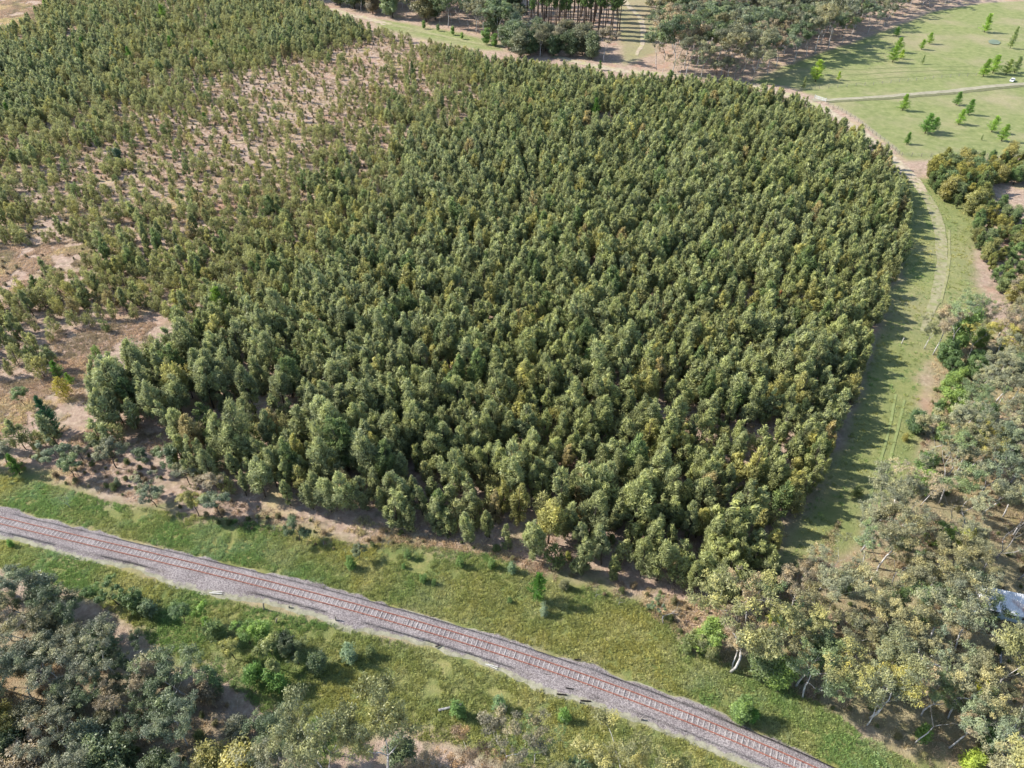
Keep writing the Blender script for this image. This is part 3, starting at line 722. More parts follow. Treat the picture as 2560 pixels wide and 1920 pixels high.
# control points over the stand: px, py, spacing, height, tone 0 olive .. 1 grey green, openness of crowns
CTRL = np.array([
    (1700, 1450, 3.3, 9.5, .35), (1400, 1330, 3.1, 9.2, .5), (1100, 1290, 3.1, 8.6, .6), (1700, 1150, 2.9, 8.6, .4), (1950, 1250, 3.0, 8.4, .35), (2080, 1050, 2.9, 8.2, .45), (2150, 800, 2.8, 8.0, .45),
    (1500, 950, 2.7, 8.2, .5), (1100, 1050, 2.9, 9.0, .6), (850, 1180, 3.2, 9.0, .75), (620, 1080, 3.3, 9.2, .8), (480, 1000, 3.5, 10.0, .85), (360, 1040, 3.6, 10.2, .95), (700, 900, 2.9, 8.0, .7), (900, 780, 2.8, 7.8, .6), (1500, 640, 2.6, 7.8, .55),
    (2000, 520, 2.6, 7.8, .45), (1500, 400, 2.6, 7.4, .6), (1850, 300, 2.5, 7.4, .5), (1250, 320, 2.6, 6.2, .5), (1350, 215, 2.6, 6.6, .7), (1060, 480, 2.6, 7.6, .95), (960, 600, 2.7, 7.4, .95), (1180, 420, 2.6, 7.2, .9), (860, 560, 2.6, 5.4, .15), (940, 480, 2.7, 5.0, .2),
    (760, 640, 2.6, 5.6, .3), (700, 500, 2.7, 4.4, .25), (500, 600, 2.6, 4.8, .3), (330, 640, 2.7, 5.2, .3), (560, 760, 2.7, 5.8, .5), (300, 750, 2.8, 5.4, .3), (100, 760, 2.9, 5.4, .3), (60, 860, 3.6, 5.2, .3), (400, 770, 3.2, 5.0, .3), (400, 700, 2.7, 5.4, .3), (150, 700, 2.9, 5.0, .3),
    (150, 540, 3.1, 4.4, .3), (300, 430, 3.1, 3.8, .25), (80, 400, 3.1, 4.4, .35), (420, 290, 3.0, 3.9, .3), (600, 320, 3.4, 3.5, .2), (640, 420, 3.6, 3.5, .15), (420, 400, 3.6, 3.5, .25), (250, 520, 3.4, 3.9, .3), (850, 330, 3.4, 3.5, .15), (800, 215, 4.6, 3.1, .15), (930, 150, 4.8, 3.0, .2), (700, 240, 4.2, 3.0, .2), (1060, 160, 3.6, 3.8, .3), (1000, 250, 3.2, 4.2, .3), (1060, 300, 2.8, 5.2, .35),
    (720, 110, 2.5, 6.0, .9), (840, 80, 2.6, 6.0, .9), (560, 60, 2.7, 5.7, .85), (600, 180, 3.0, 4.2, .5), (300, 70, 3.0, 5.4, .8), (100, 180, 2.8, 6.9, 1.0), (60, 290, 3.0, 6.6, 1.0), (220, 230, 2.9, 5.9, .9), (420, 170, 2.9, 4.6, .6), (180, 330, 3.0, 4.5, .5), (380, 30, 3.2, 5.0, .7), (480, 110, 3.0, 4.6, .6), (200, 140, 3.0, 6.0, .9),
    (1180, 150, 2.6, 6.0, .7), (1100, 200, 2.9, 4.6, .4), (1250, 500, 2.6, 7.6, .75), (1150, 640, 2.7, 7.8, .7), (-150, 300, 2.8, 6.5, .8), (-150, 900, 3.4, 6.0, .3), (-150, 560, 3.0, 4.8, .3)])
cgx, cgy = ground(CTRL[:, 0], CTRL[:, 1])
def ctrl(x, y):
    x = np.asarray(x, float); y = np.asarray(y, float); acc = np.zeros((3,) + x.shape); ws = np.zeros(x.shape)
    for i in range(len(CTRL)):
        sc_ = 12 + .06 * cgy[i]
        w = 1 / (((x - cgx[i]) ** 2 + ((y - cgy[i]) * .8) ** 2) / sc_ ** 2 + .14) ** 2
        ws += w
        for k in range(3): acc[k] += w * CTRL[i, 2 + k]
    return acc / ws
def bare_at(x, y):
    r = np.zeros(np.asarray(x).shape, bool); w = (fbm(x, y, 5, 77) - .5) * 5
    for b in BARE:
        d = edge_dist(b, x, y); r |= np.where(inside(b, x, y), d, -d) + w > 0
    return r
def space(x, y):
    s = ctrl(x, y)[0]; n = fbm(x, y, 13, 21)
    gap = np.clip((n - .60) * 9, 0, 1.2) * (s > 2.65)
    hh = ctrl(x, y)[1]
    young = np.clip((6.2 - hh) / 1.4, 0, 1)
    return s * .8 * (.95 + .8 * gap) * (1 + young * (.46 + 2.0 * (fbm(x, y, 8, 61) - .5)))
SX, SY = sample(STAND, space, 11, clear=bare_at, rows=((.412, .911), 2.9, .8))
sp_, sh_, tone_ = ctrl(SX, SY)
rr_ = np.random.default_rng(99)
patch = fbm(SX, SY, 26, 55)
SH = sh_ * np.clip(1 + rr_.normal(size=len(SX)) * np.where(sh_ < 5.4, .27, .19), .45, 1.6) * (.82 + .24 * patch)
SH = np.where(rr_.random(len(SX)) < .10, SH * .66, SH)
rim_ = edge_dist(STAND, SX, SY); SH = SH * (.78 + .22 * np.clip(rim_ / 7, 0, 1))
tone = np.clip(tone_ + rr_.normal(size=len(SX)) * .2 + (patch - .5) * .9, 0, 1)
OLIVE, GREY, YEL, DARK, BROWN = np.array([.140, .152, .067]), np.array([.142, .156, .086]), np.array([.185, .170, .060]), np.array([.055, .088, .032]), np.array([.185, .135, .075])
ST = OLIVE * (1 - tone[:, None]) + GREY * tone[:, None]
ST = np.where((SH < 5.6)[:, None], ST * .6 + np.array([.165, .152, .062]) * .4, ST)
u = rr_.random(len(SX))
ST = np.where((u < .07)[:, None], ST * .35 + YEL * .65, ST); ST = np.where((u > .93)[:, None], ST * .35 + DARK * .65, ST); ST = np.where(((u > .915) & (u < .93))[:, None], ST * .4 + BROWN * .6, ST)
ST = ST * (.82 + .36 * rr_.random(len(SX)))[:, None]
is_sap = SH < 5.6
PX, PY = pixel(SX, SY, SH * .5)
dist = np.hypot(np.hypot(SX, SY), CAM_H - SH * .5)
show = SH / dist * np.where((PX < -15) | (PX > 2575) | (PY > 1935) | (PY < -10), 0, 1)
def tone_word(t, u):
    if u < .07: return 'yellow-olive'
    if u > .93: return 'dark green'
    if u > .915: return 'brownish'
    return 'grey-green' if t > .62 else ('sage green' if t > .38 else 'olive')
def size_word(h, ref): return 'tall' if h > ref * 1.12 else ('short' if h < ref * .86 else 'mid-height')

single = np.zeros(len(SX), bool)
for sapl, kind, name, cat, group, word in ((False, 'cas', 'casuarina_tree', 'casuarina tree', 'casuarinas crowding the planted stand', 'casuarina'), (True, 'sap', 'casuarina_sapling', 'sapling', 'young casuarinas scattered over the dry ground', 'sapling')):
    idx = np.where(is_sap == sapl)[0]; idx = idx[np.argsort(-show[idx])][:300]; idx = idx[show[idx] > 0]; single[idx] = True
    ref = SH[idx].mean()
    for i in idx:
        plant(kind, SX[i], SY[i], SH[i], rr_.random() * 6.28, ST[i], name, cat, group, f'{size_word(SH[i], ref)} {tone_word(tone[i], u[i])} {word}', word, wide=.9 + .3 * rr_.random())

# the rest of each kind: one stuff object that instances the same plants
def scatter(name, X, Y, Z, S3, rot, tint, idx, metas, label=None):
    """one object: a point per plant, geometry nodes put a whole plant on each"""
    me = bpy.data.meshes.new(name); n = len(X); me.vertices.add(n)
    me.vertices.foreach_set('co', np.stack([X, Y, Z], 1).astype(np.float32).ravel())
    for an, ty, field, arr in (('tint', 'FLOAT_COLOR', 'color', np.concatenate([tint, np.ones((n, 1))], 1)), ('rot', 'FLOAT_VECTOR', 'vector', rot), ('siz', 'FLOAT_VECTOR', 'vector', S3), ('which', 'INT', 'value', idx)):
        a = me.attributes.new(an, ty, 'POINT'); a.data.foreach_set(field, np.asarray(arr, np.int32 if ty == 'INT' else np.float32).ravel())
    col = bpy.data.collections.new(name + ' plants')
    for k, group in enumerate(metas):
        col.objects.link(group)
    o = link(name, me); ng = bpy.data.node_groups.new(name, 'GeometryNodeTree')
    ng.interface.new_socket('Geometry', in_out='INPUT', socket_type='NodeSocketGeometry'); ng.interface.new_socket('Geometry', in_out='OUTPUT', socket_type='NodeSocketGeometry')
    gi, go = ng.nodes.new('NodeGroupInput'), ng.nodes.new('NodeGroupOutput'); L = ng.links.new
    ci = ng.nodes.new('GeometryNodeCollectionInfo'); ci.inputs['Collection'].default_value = col; ci.inputs['Separate Children'].default_value = True; ci.inputs['Reset Children'].default_value = True
    ip = ng.nodes.new('GeometryNodeInstanceOnPoints'); ip.inputs['Pick Instance'].default_value = True
    def attr(nm, ty):
        a = ng.nodes.new('GeometryNodeInputNamedAttribute'); a.data_type = ty; a.inputs['Name'].default_value = nm; return a.outputs['Attribute']
    er = ng.nodes.new('FunctionNodeEulerToRotation'); L(attr('rot', 'FLOAT_VECTOR'), er.inputs[0])
    L(gi.outputs[0], ip.inputs['Points']); L(ci.outputs[0], ip.inputs['Instance']); L(attr('which', 'INT'), ip.inputs['Instance Index']); L(er.outputs[0], ip.inputs['Rotation']); L(attr('siz', 'FLOAT_VECTOR'), ip.inputs['Scale'])
    L(ip.outputs[0], go.inputs[0])
    md = o.modifiers.new('scatter', 'NODES'); md.node_group = ng
    return tag(o, label, None, None, 'stuff')
def whole(kind):
    """one joined mesh object per variant, kept outside the scene for instancing"""
    out = []
    for i, k in enumerate(lib[kind]):
        me = k.crown.copy(); import bmesh
        b = bmesh.new(); b.from_mesh(me); nf = len(b.faces); b.from_mesh(k.trunk)
        b.faces.ensure_lookup_table(); mi = len(me.materials)
        for f in b.faces[nf:]: f.material_index = mi
        b.to_mesh(me); b.free(); me.materials.append(k.trunk.materials[0])
        out.append(bpy.data.objects.new(f'{kind} plant {i:02d}', me))
    return out
for sapl, kind, name, label in ((False, 'cas_far', 'casuarina_forest', 'dense grey-green casuarina stand beyond the front trees'), (True, 'sap', 'sapling_scrub', 'scattered olive saplings over the pinkish dry ground')):
    idx = np.where((is_sap == sapl) & ~single)[0]; n = len(idx)
    if not n: continue
    hs = SH[idx] / lib[kind][0].h; wd = hs * (.88 + .35 * rr_.random(n))
    rot = np.stack([rr_.normal(size=n) * .03, rr_.normal(size=n) * .03, rr_.random(n) * 6.28], 1)
    scatter(name, SX[idx], SY[idx], gheight_s(SX[idx], SY[idx]), np.stack([wd, wd, hs], 1), rot, ST[idx] * LK, rr_.integers(0, len(lib[kind]), n), whole(kind), label)

LOWP = gpoly([(-120, 240), (200, 330), (420, 210), (620, 140), (800, 70), (960, 95), (1120, 150), (1080, 260), (960, 400), (880, 520), (700, 620), (520, 720), (300, 760), (-120, 800)])
lX, lY = sample(LOWP, 2.3, 51); ok = fbm(lX, lY, 9, 52) > .42; lX, lY = lX[ok], lY[ok]; n = len(lX); lh = .25 + .3 * rr_.random(n)
lt = np.where((rr_.random(n) < .55)[:, None], np.array([.16, .145, .085]), np.array([.19, .145, .095])) * (.75 + .5 * rr_.random(n))[:, None]
scatter('low_scrub', lX, lY, gheight_s(lX, lY), np.stack([lh * 1.3, lh * 1.3, lh], 1), np.stack([np.zeros(n), np.zeros(n), rr_.random(n) * 6.28], 1), lt * 1.4, rr_.integers(0, 5, n), whole('shrub'), 'low dull scrub between the saplings on the dry flat')
def undergrowth():
    uX, uY = [], []
    for poly, sd in ((RW, 71), (SW, 72), (RIM, 73), (EDGE, 74)):
        a_, b_ = sample(poly, 1.9, sd); uX.append(a_); uY.append(b_)
    uX, uY = np.concatenate(uX), np.concatenate(uY); r = np.random.default_rng(8); ok = (fbm(uX, uY, 8, 75) > .40); uX, uY = uX[ok], uY[ok]; n = len(uX); uh = .25 + .5 * r.random(n) ** 2
    c = r.random(n)[:, None]; ut = np.where(c < .45, np.array([.10, .12, .05]), np.where(c < .75, np.array([.16, .15, .08]), np.array([.20, .155, .10]))) * (.75 + .5 * r.random((n, 1)))
    scatter('undergrowth', uX, uY, gheight_s(uX, uY), np.stack([uh * 1.3, uh * 1.3, uh], 1), np.stack([np.zeros(n), np.zeros(n), r.random(n) * 6.28], 1), ut * 1.4, r.integers(0, 5, n), whole('shrub'), 'low mixed undergrowth beneath the gum woods')

# ------------------------------------------------------------------ gums, bushes, pines: every one an object
GUM_T = [((.112, .120, .076), 'grey-green'), ((.125, .122, .066), 'olive'), ((.150, .128, .086), 'brown-tinged'), ((.085, .115, .056), 'green'), ((.058, .082, .040), 'dark green'), ((.092, .115, .072), 'blue-green'), ((.165, .16, .05), 'yellowish')]
def gum_tint(r, weights):
    i = r.choice(len(GUM_T), p=np.array(weights) / sum(weights)); t = np.array(GUM_T[i][0]) * (.85 + .3 * r.random()); return t, GUM_T[i][1]
r2 = np.random.default_rng(5)
placed = []
def put(px, py, kind, h=None, top=None, tint=None, tw='green', name='gum_tree', cat='gum tree', group=None, word='gum', size=None, var=None, wide=1.0, label=None, rz=None):
    x, y = ground(px, py); x, y = float(x), float(y)
    if h is None: h = height_from(px, py, top + (py - top) * {'gum': .30, 'bush': .30, 'small': .25, 'shrub': .3, 'twig': .25, 'slim': .15}.get(kind, .06) * float(min(1.0, 1.45 * CAM_H / math.hypot(math.hypot(x, y), CAM_H))))
    placed.append((x, y, h))
    return plant(kind, x, y, h, r2.random() * 6.28 if rz is None else rz, tint if tint is not None else (.08, .1, .05), name, cat, group, f'{size or "mid-size"} {tw} {word}' if tw else f'{size} {word}', word, label=label, wide=wide, var=var)
PL = dict(name='pine_tree', cat='pine tree', word='pine', group='young pines dotted over the paddock')
G1, G2, G3 = np.array([.105, .165, .035]), np.array([.065, .125, .03]), np.array([.15, .20, .04])
def c3(x, y): return 1700 + x * .3888, y * .3888
for x, y, t, tint, tw, sz in ((870, 525, 380, G3, 'bright lime', 'large'), (1015, 515, 460, G3, 'lime', 'tiny'), (790, 575, 490, np.array([.13, .15, .075]), 'pale thin', 'slight'), (1430, 710, 605, G1, 'bright green', 'mid-size'), (1365, 400, 290, G1, 'green', 'mid-size'),
        (1395, 335, 235, G1, 'green', 'mid-size'), (1390, 232, 170, G2, 'deep green', 'small'), (1420, 378, 315, G3, 'lime', 'tiny'), (1550, 318, 250, G1, 'green', 'small'), (1600, 282, 205, G1, 'light green', 'small'), (1555, 412, 350, np.array([.12, .15, .07]), 'pale thin', 'slight'),
        (1955, 208, 85, G1, 'light green', 'large'), (2120, 312, 165, np.array([.11, .14, .06]), 'thin leaning', 'tall'), (1950, 490, 375, G1, 'green', 'broad'), (2010, 472, 350, G1, 'green', 'broad'), (2095, 480, 375, np.array([.11, .14, .05]), 'olive', 'mid-size'), (2150, 466, 355, np.array([.10, .13, .06]), 'olive', 'broad'),
        (1775, 675, 588, G2, 'deep green', 'small'), (1790, 800, 700, G1, 'bright green', 'mid-size'), (1850, 738, 636, G2, 'deep green', 'mid-size'), (1575, 858, 725, G2, 'green', 'mid-size'), (1625, 845, 750, G2, 'green', 'small'), (2000, 852, 745, G1, 'green', 'mid-size'), (2065, 907, 795, G1, 'bright green', 'slender'), (1455, 928, 848, G2, 'green', 'small'), (1935, 902, 862, np.array([.12, .15, .07]), 'pale thin', 'tiny')):
    px, py = c3(x, y); put(px, py, 'pine', top=t * .3888, tint=tint * (1.15 + .25 * r2.random()), tw=tw, size=sz, wide=(.8 if 'thin' in tw else 1.55), **PL)
PS = dict(PL, group='bright pines standing among the casuarinas')
put(141, 1084, 'hoop', top=985, tint=(.022, .062, .035), wide=.95, label='large dark blue-green pine on the pink bare ground', **{k: v for k, v in PS.items() if k != 'group'})
for px, py, t, tint, tw, sz in ((150, 945, 899, G2, 'bright forked', 'tall'), (178, 962, 930, G1, 'bright', 'small'), (262, 978, 925, G2, 'bright green', 'broad'), (50, 1186, 1135, G2, 'bright green', 'broad'), (560, 790, 712, G1, 'bright green', 'tall'), (1488, 296, 243, G2, 'deep green', 'mid-size'), (1534, 306, 288, G1, 'bright', 'small'),
        (1566, 318, 298, G3, 'yellow-green', 'small'), (1604, 300, 268, G1, 'bright', 'small'), (1472, 185, 158, G1, 'bright', 'small'), (412, 60, 10, G1, 'bright green', 'tall'), (431, 125, 88, G2, 'deep green', 'tall'), (537, 140, 100, G2, 'deep green', 'mid-size'), (544, 90, 58, np.array([.03, .07, .025]), 'dark', 'mid-size'), (214, 130, 92, G2, 'deep green', 'mid-size'),
        (117, 24, -4, G1, 'green', 'mid-size'), (272, 280, 255, G1, 'bright', 'small'), (517, 312, 280, G2, 'green', 'mid-size'), (330, 160, 115, G2, 'deep green', 'tall'), (618, 146, 116, G1, 'bright green', 'mid-size'), (925, 285, 262, G2, 'green', 'small'), (30, 300, 255, G2, 'deep green', 'mid-size'), (1010, 770, 742, G3, 'lime', 'small'), (1500, 175, 150, G2, 'green', 'small'), (560, 1210, 1180, G1, 'bright', 'small')):
    put(px, py, 'pine', top=t, tint=tint * (.9 + .2 * r2.random()), tw=tw, size=sz, wide=1.2, **PS)
put(1344, 1500, 'pine', top=1430, tint=(.06, .13, .03), label='lone bright green pine on the grassy verge by the railway', **{k: v for k, v in PL.items() if k != 'group'})
for px, py, t, tint, lab, nm in ((1033, 200, 150, (.05, .08, .035), 'dark upright cypress on the sparse pink flat', 'cypress_tree'), (303, 412, 360, (.03, .06, .03), 'dark rounded tree casting a black shadow among saplings', 'dark_tree')):
    put(px, py, 'hoop' if 'cyp' in nm else 'bush', top=t, tint=tint, name=nm, cat='tree', label=lab, wide=.9)
# plantation at the back: rows of tall bare-trunked pines
for row in range(9):
    for k in range(18):
        px = 1245 + k * 17.5 + row * 3 + r2.normal() * 2; py = 92 - row * 10.5 + r2.normal() * 1.2 + abs(k - 9) * .8 - (k > 13) * 0
        if px > 1547 or py < -3 or r2.random() < .12 or (px < 1330 and py > 55): continue
        put(px, py, 'planted', h=20.5 + r2.normal() * 1.2, tint=np.array([.062, .098, .038]) * (.85 + .3 * r2.random()), tw='bare-trunked', size='tall', name='plantation_pine', cat='pine tree', word='plantation pine', group='plantation pines in rows behind the stand')
# back woods: tall gums
WOOD = gpoly([(1615, -6), (1640, 70), (1625, 160), (1660, 192), (1740, 200), (1840, 208), (1905, 204), (1985, 160), (2060, 130), (2140, 100), (2215, 72), (2300, 34), (2390, 8), (2420, -6)])
X, Y = sample(WOOD, 7.4, 31)
for x, y in zip(X, Y):
    px, py = pixel(x, y); t, tw = gum_tint(r2, (5, 3, 1.5, 2, 3, 2, 0)); right = px > 2080
    h = (17.5 if not right else 13) + r2.normal() * 2.2
    placed.append((x, y, h)); plant('tall' if r2.random() < .8 else 'gum', x, y, h, r2.random() * 6.28, t, 'tall_gum', 'tall gum', 'tall gums of the back woods', f'{size_word(h, 16)} {tw} back-wood gum', 'back-wood gum', wide=.95 + .3 * r2.random())
for (px, py) in ((1655, 186), (1690, 198), (1740, 203), (1790, 205), (1810, 200), (1835, 205), (1700, 188), (1770, 198)):
    t, tw = gum_tint(r2, (4, 2, 1, 3, 2, 3, 0)); put(px, py, 'slim' if r2.random() < .5 else 'small', h=8 + r2.random() * 4, tint=t, tw=tw, size='edge', group='small gums along the back track', word='edge gum')
NWW = gpoly([(690, -8), (770, 6), (850, 22), (930, 38), (1010, 50), (1080, 62), (1160, 80), (1235, 98), (1285, 112), (1300, 70), (1265, 20), (1240, -6)])
X, Y = sample(NWW, 7.2, 33)
for x, y in zip(X, Y):
    t, tw = gum_tint(r2, (5, 2, 1, 3, 4, 2, 0)); h = 16 + r2.normal() * 2.5
    placed.append((x, y, h)); plant('tall' if r2.random() < .75 else 'bush', x, y, h, r2.random() * 6.28, t, 'tall_gum', 'tall gum', 'gums beyond the mown green path', f'{size_word(h, 15)} {tw} roadside gum', 'roadside gum', wide=.9 + .25 * r2.random())
for px, py, t, tint, tw in ((1060, 72, 48, (.085, .14, .035), 'bright'), (1132, 88, 62, (.09, .15, .035), 'bright'), (1155, 98, 78, (.11, .18, .04), 'lime'), (1215, 112, 66, (.075, .13, .03), 'bright'), (1235, 116, 80, (.08, .14, .03), 'bright'), (1095, 78, 60, (.08, .13, .04), 'bright')):
    put(px, py, 'bush', top=t, tint=tint, tw=tw, size='round', name='leafy_bush', cat='bush', word='roadside bush', group='round bushes beside the mown path')
for px, py, t, kd, tint, tw in ((1290, 128, 60, 'bush', (.07, .095, .05), 'grey-green'), (1325, 138, 92, 'bush', (.05, .075, .035), 'dark'), (1350, 142, 70, 'gum', (.1, .1, .06), 'grey'), (1385, 140, 95, 'bush', (.05, .075, .035), 'dark'), (1400, 132, 60, 'gum', (.11, .105, .07), 'grey-brown'), (1425, 142, 90, 'bush', (.06, .08, .04), 'dark'), (1455, 138, 75, 'bush', (.085, .09, .055), 'grey-green'), (1480, 148, 95, 'bush', (.07, .09, .05), 'grey-green'), (1270, 122, 70, 'bush', (.06, .085, .04), 'dark'), (1365, 128, 66, 'bush', (.085, .095, .055), 'grey-green'), (1440, 126, 70, 'gum', (.1, .1, .06), 'grey'), (1340, 118, 62, 'bush', (.07, .09, .05), 'sage'), (1300, 142, 88, 'bush', (.085, .095, .055), 'grey-green'), (1410, 120, 66, 'bush', (.08, .09, .05), 'grey-green'), (1470, 120, 74, 'bush', (.09, .09, .055), 'grey-brown'), (1310, 115, 60, 'gum', (.09, .095, .06), 'grey')):
    put(px, py, kd, top=t - 24, wide=1.25, tint=tint, tw=tw, size='rounded', name='bushy_tree', cat='bushy tree', word='bushy tree', group='bushy trees in front of the plantation')
put(1511, 154, 'gum', top=44, tint=(.115, .105, .075), label='grey-brown white-limbed gum at the head of the path', name='gum_tree', cat='gum tree', word='gum', wide=1.5, var=2)
# dense bushy belt on the right, below the paddock
BELT = [(gpoly([(2310, 452), (2330, 428), (2440, 420), (2455, 520), (2430, 545), (2385, 530), (2345, 490)]), 2.6, 6.6), (gpoly([(2425, 425), (2560, 402), (2720, 402), (2720, 465), (2560, 470), (2470, 470)]), 2.6, 4.8), (gpoly([(2440, 548), (2480, 520), (2560, 560), (2720, 560), (2720, 790), (2530, 770), (2480, 720), (2450, 650), (2428, 600)]), 2.9, 4.4)]
for bi, (bp, gap_, bh) in enumerate(BELT):
    X, Y = sample(bp, gap_, 340 + bi)
    for x, y in zip(X, Y):
        t, tw = [((.085, .11, .046), 'dark olive'), ((.115, .12, .042), 'olive'), ((.145, .138, .045), 'yellow-olive'), ((.08, .115, .048), 'green')][int(r2.integers(0, 4))]
        cas_ = r2.random() < .72
        plant('cas' if cas_ else 'bush', x, y, max(bh * (1 + r2.normal() * .16), 2.5), r2.random() * 6.28, np.array(t) * (.9 + .25 * r2.random()), 'bushy_tree', 'bushy tree', 'bushy belt under the paddock', f'dense {tw} belt tree', 'belt tree', wide=1.5 if cas_ else 1.1)
# right-hand woods
RW = gpoly([(2325, 890), (2340, 960), (2310, 1060), (2300, 1140), (2280, 1220), (2215, 1285), (2140, 1375), (2080, 1470), (2010, 1490), (1900, 1565), (1750, 1595), (1765, 1645), (1870, 1695), (2000, 1742), (2140, 1805), (2270, 1875), (2420, 1970), (2600, 2080), (2950, 2080), (2950, 780), (2560, 770), (2520, 830), (2440, 850)])
SHED = gpoly([(2400, 1440), (2620, 1470), (2640, 1740), (2440, 1720), (2390, 1600)])
X, Y = sample(RW, 3.4, 35, clear=lambda x, y: inside(SHED, x, y))
for x, y in zip(X, Y):
    px, py = pixel(x, y)
    if px > 2760 or py > 2060: continue
    v = r2.random(); t, tw = gum_tint(r2, (6, 4, 2, 1.5, .6, 1.2, .5)); t = t * 1.12
    if v < .48: kd, h, w_, nm, ct = 'gum', 11.5 + r2.normal() * 1.6, 'woodland gum', 'gum_tree', 'gum tree'
    elif v < .72: kd, h, w_, nm, ct = 'slim', 12.5 + r2.normal() * 2, 'slender gum', 'slender_gum', 'gum tree'
    elif v < .94: kd, h, w_, nm, ct = 'bush', 4 + r2.random() * 2, 'understorey bush', 'leafy_bush', 'bush'; t, tw = [((.05, .085, .03), 'dark green'), ((.10, .15, .04), 'bright green'), ((.17, .19, .045), 'yellow-green')][int(r2.choice(3, p=[.56, .40, .04]))]
    else: kd, h, w_, nm, ct = 'dead', 10 + r2.normal() * 2, 'bare dead tree', 'dead_tree', 'dead tree'
    if py > 1560 and kd == 'dead': kd, h, w_, nm, ct = 'gum', 10.5, 'woodland gum', 'gum_tree', 'gum tree'
    if kd == 'dead': tw = 'pale grey'
    placed.append((x, y, h)); plant(kd, x, y, h, r2.random() * 6.28, t, nm, ct, {'bush': 'understorey bushes of the right-hand woods', 'dead': 'bare dead trees of the right-hand woods'}.get(kd, 'gums of the right-hand woods'), f'{size_word(h, {"gum": 11.5, "slim": 12.5, "bush": 5, "dead": 10}[kd])} {tw} {w_}', w_, wide=.9 + .3 * r2.random())
for px, py, top, kd, tint, lab, wd in ((2310, 872, 765, 'gum', (.105, .115, .06), 'grey-green gum at the head of the right-hand woods', 1.2), (2385, 880, 735, 'bush', (.085, .135, .04), 'tall bright green tree in the grass corridor', .75), (1825, 1680, 1430, 'gum', (.135, .14, .06), 'broad yellow-olive gum at the lower end of the corridor', 1.2), (1990, 1715, 1500, 'gum', (.135, .138, .058), 'dark fork-trunked gum beside the green verge', 1.15),
        (2175, 1795, 1600, 'gum', (.115, .125, .065), 'low spreading gum overhanging the verge', 1.35), (1900, 1690, 1590, 'bush', (.06, .085, .035), 'dark rounded bush under the yellow-olive gum', 1.1), (2285, 1080, 1010, 'bush', (.04, .07, .03), 'small black-green tree by the corridor bend', 1.1), (2430, 860, 800, 'slim', (.1, .105, .06), 'leaning pale-trunked gum on the corridor edge', 1.2), (2330, 1180, 1120, 'gum', (.13, .11, .07), 'brown-tinged gum with many white limbs', 1.3),
        (2470, 1860, 1600, 'gum', (.12, .125, .055), 'big olive gum near the lower right corner', 1.3), (2440, 1745, 1690, 'bush', (.26, .27, .03), 'vivid yellow bush under the big olive gum', .8)):
    put(px, py, kd, top=top, tint=tint, label=lab, wide=wd, name='gum_tree' if kd != 'bush' else 'leafy_bush', cat='gum tree' if kd != 'bush' else 'bush', word='gum')
# south-west woods under the camera's left
SW = gpoly([(-260, 1440), (0, 1478), (120, 1510), (210, 1560), (290, 1640), (400, 1690), (520, 1730), (640, 1800), (740, 1870), (800, 1960), (820, 2150), (-300, 2200)])
X, Y = sample(SW, 3.3, 37)
for x, y in zip(X, Y):
    px, py = pixel(x, y, 5)
    if px < -130 or py > 2040: continue
    v = r2.random(); t, tw = gum_tint(r2, (4, 2, 2.0, 3, 4.5, 3.5, .3)); t = t * .8
    kd, h, w_ = ('gum', 9.5 + r2.normal() * 1.6, 'thicket gum') if v < .5 else (('bush', 6 + r2.normal() * 1.2, 'thicket tree') if v < .93 else ('twig', 3.5 + r2.random(), 'leafless grey shrub'))
    placed.append((x, y, h)); plant(kd, x, y, h, r2.random() * 6.28, t, {'gum': 'thicket_gum', 'bush': 'bushy_tree', 'twig': 'leafless_shrub'}[kd], {'gum': 'thicket gum', 'bush': 'bushy tree', 'twig': 'shrub'}[kd], 'trees of the thicket south of the railway', f'{size_word(h, {"gum": 9.5, "bush": 6, "twig": 4}[kd])} {tw if kd != "twig" else "bleached"} {w_}', w_, wide=1.0 + .35 * r2.random())
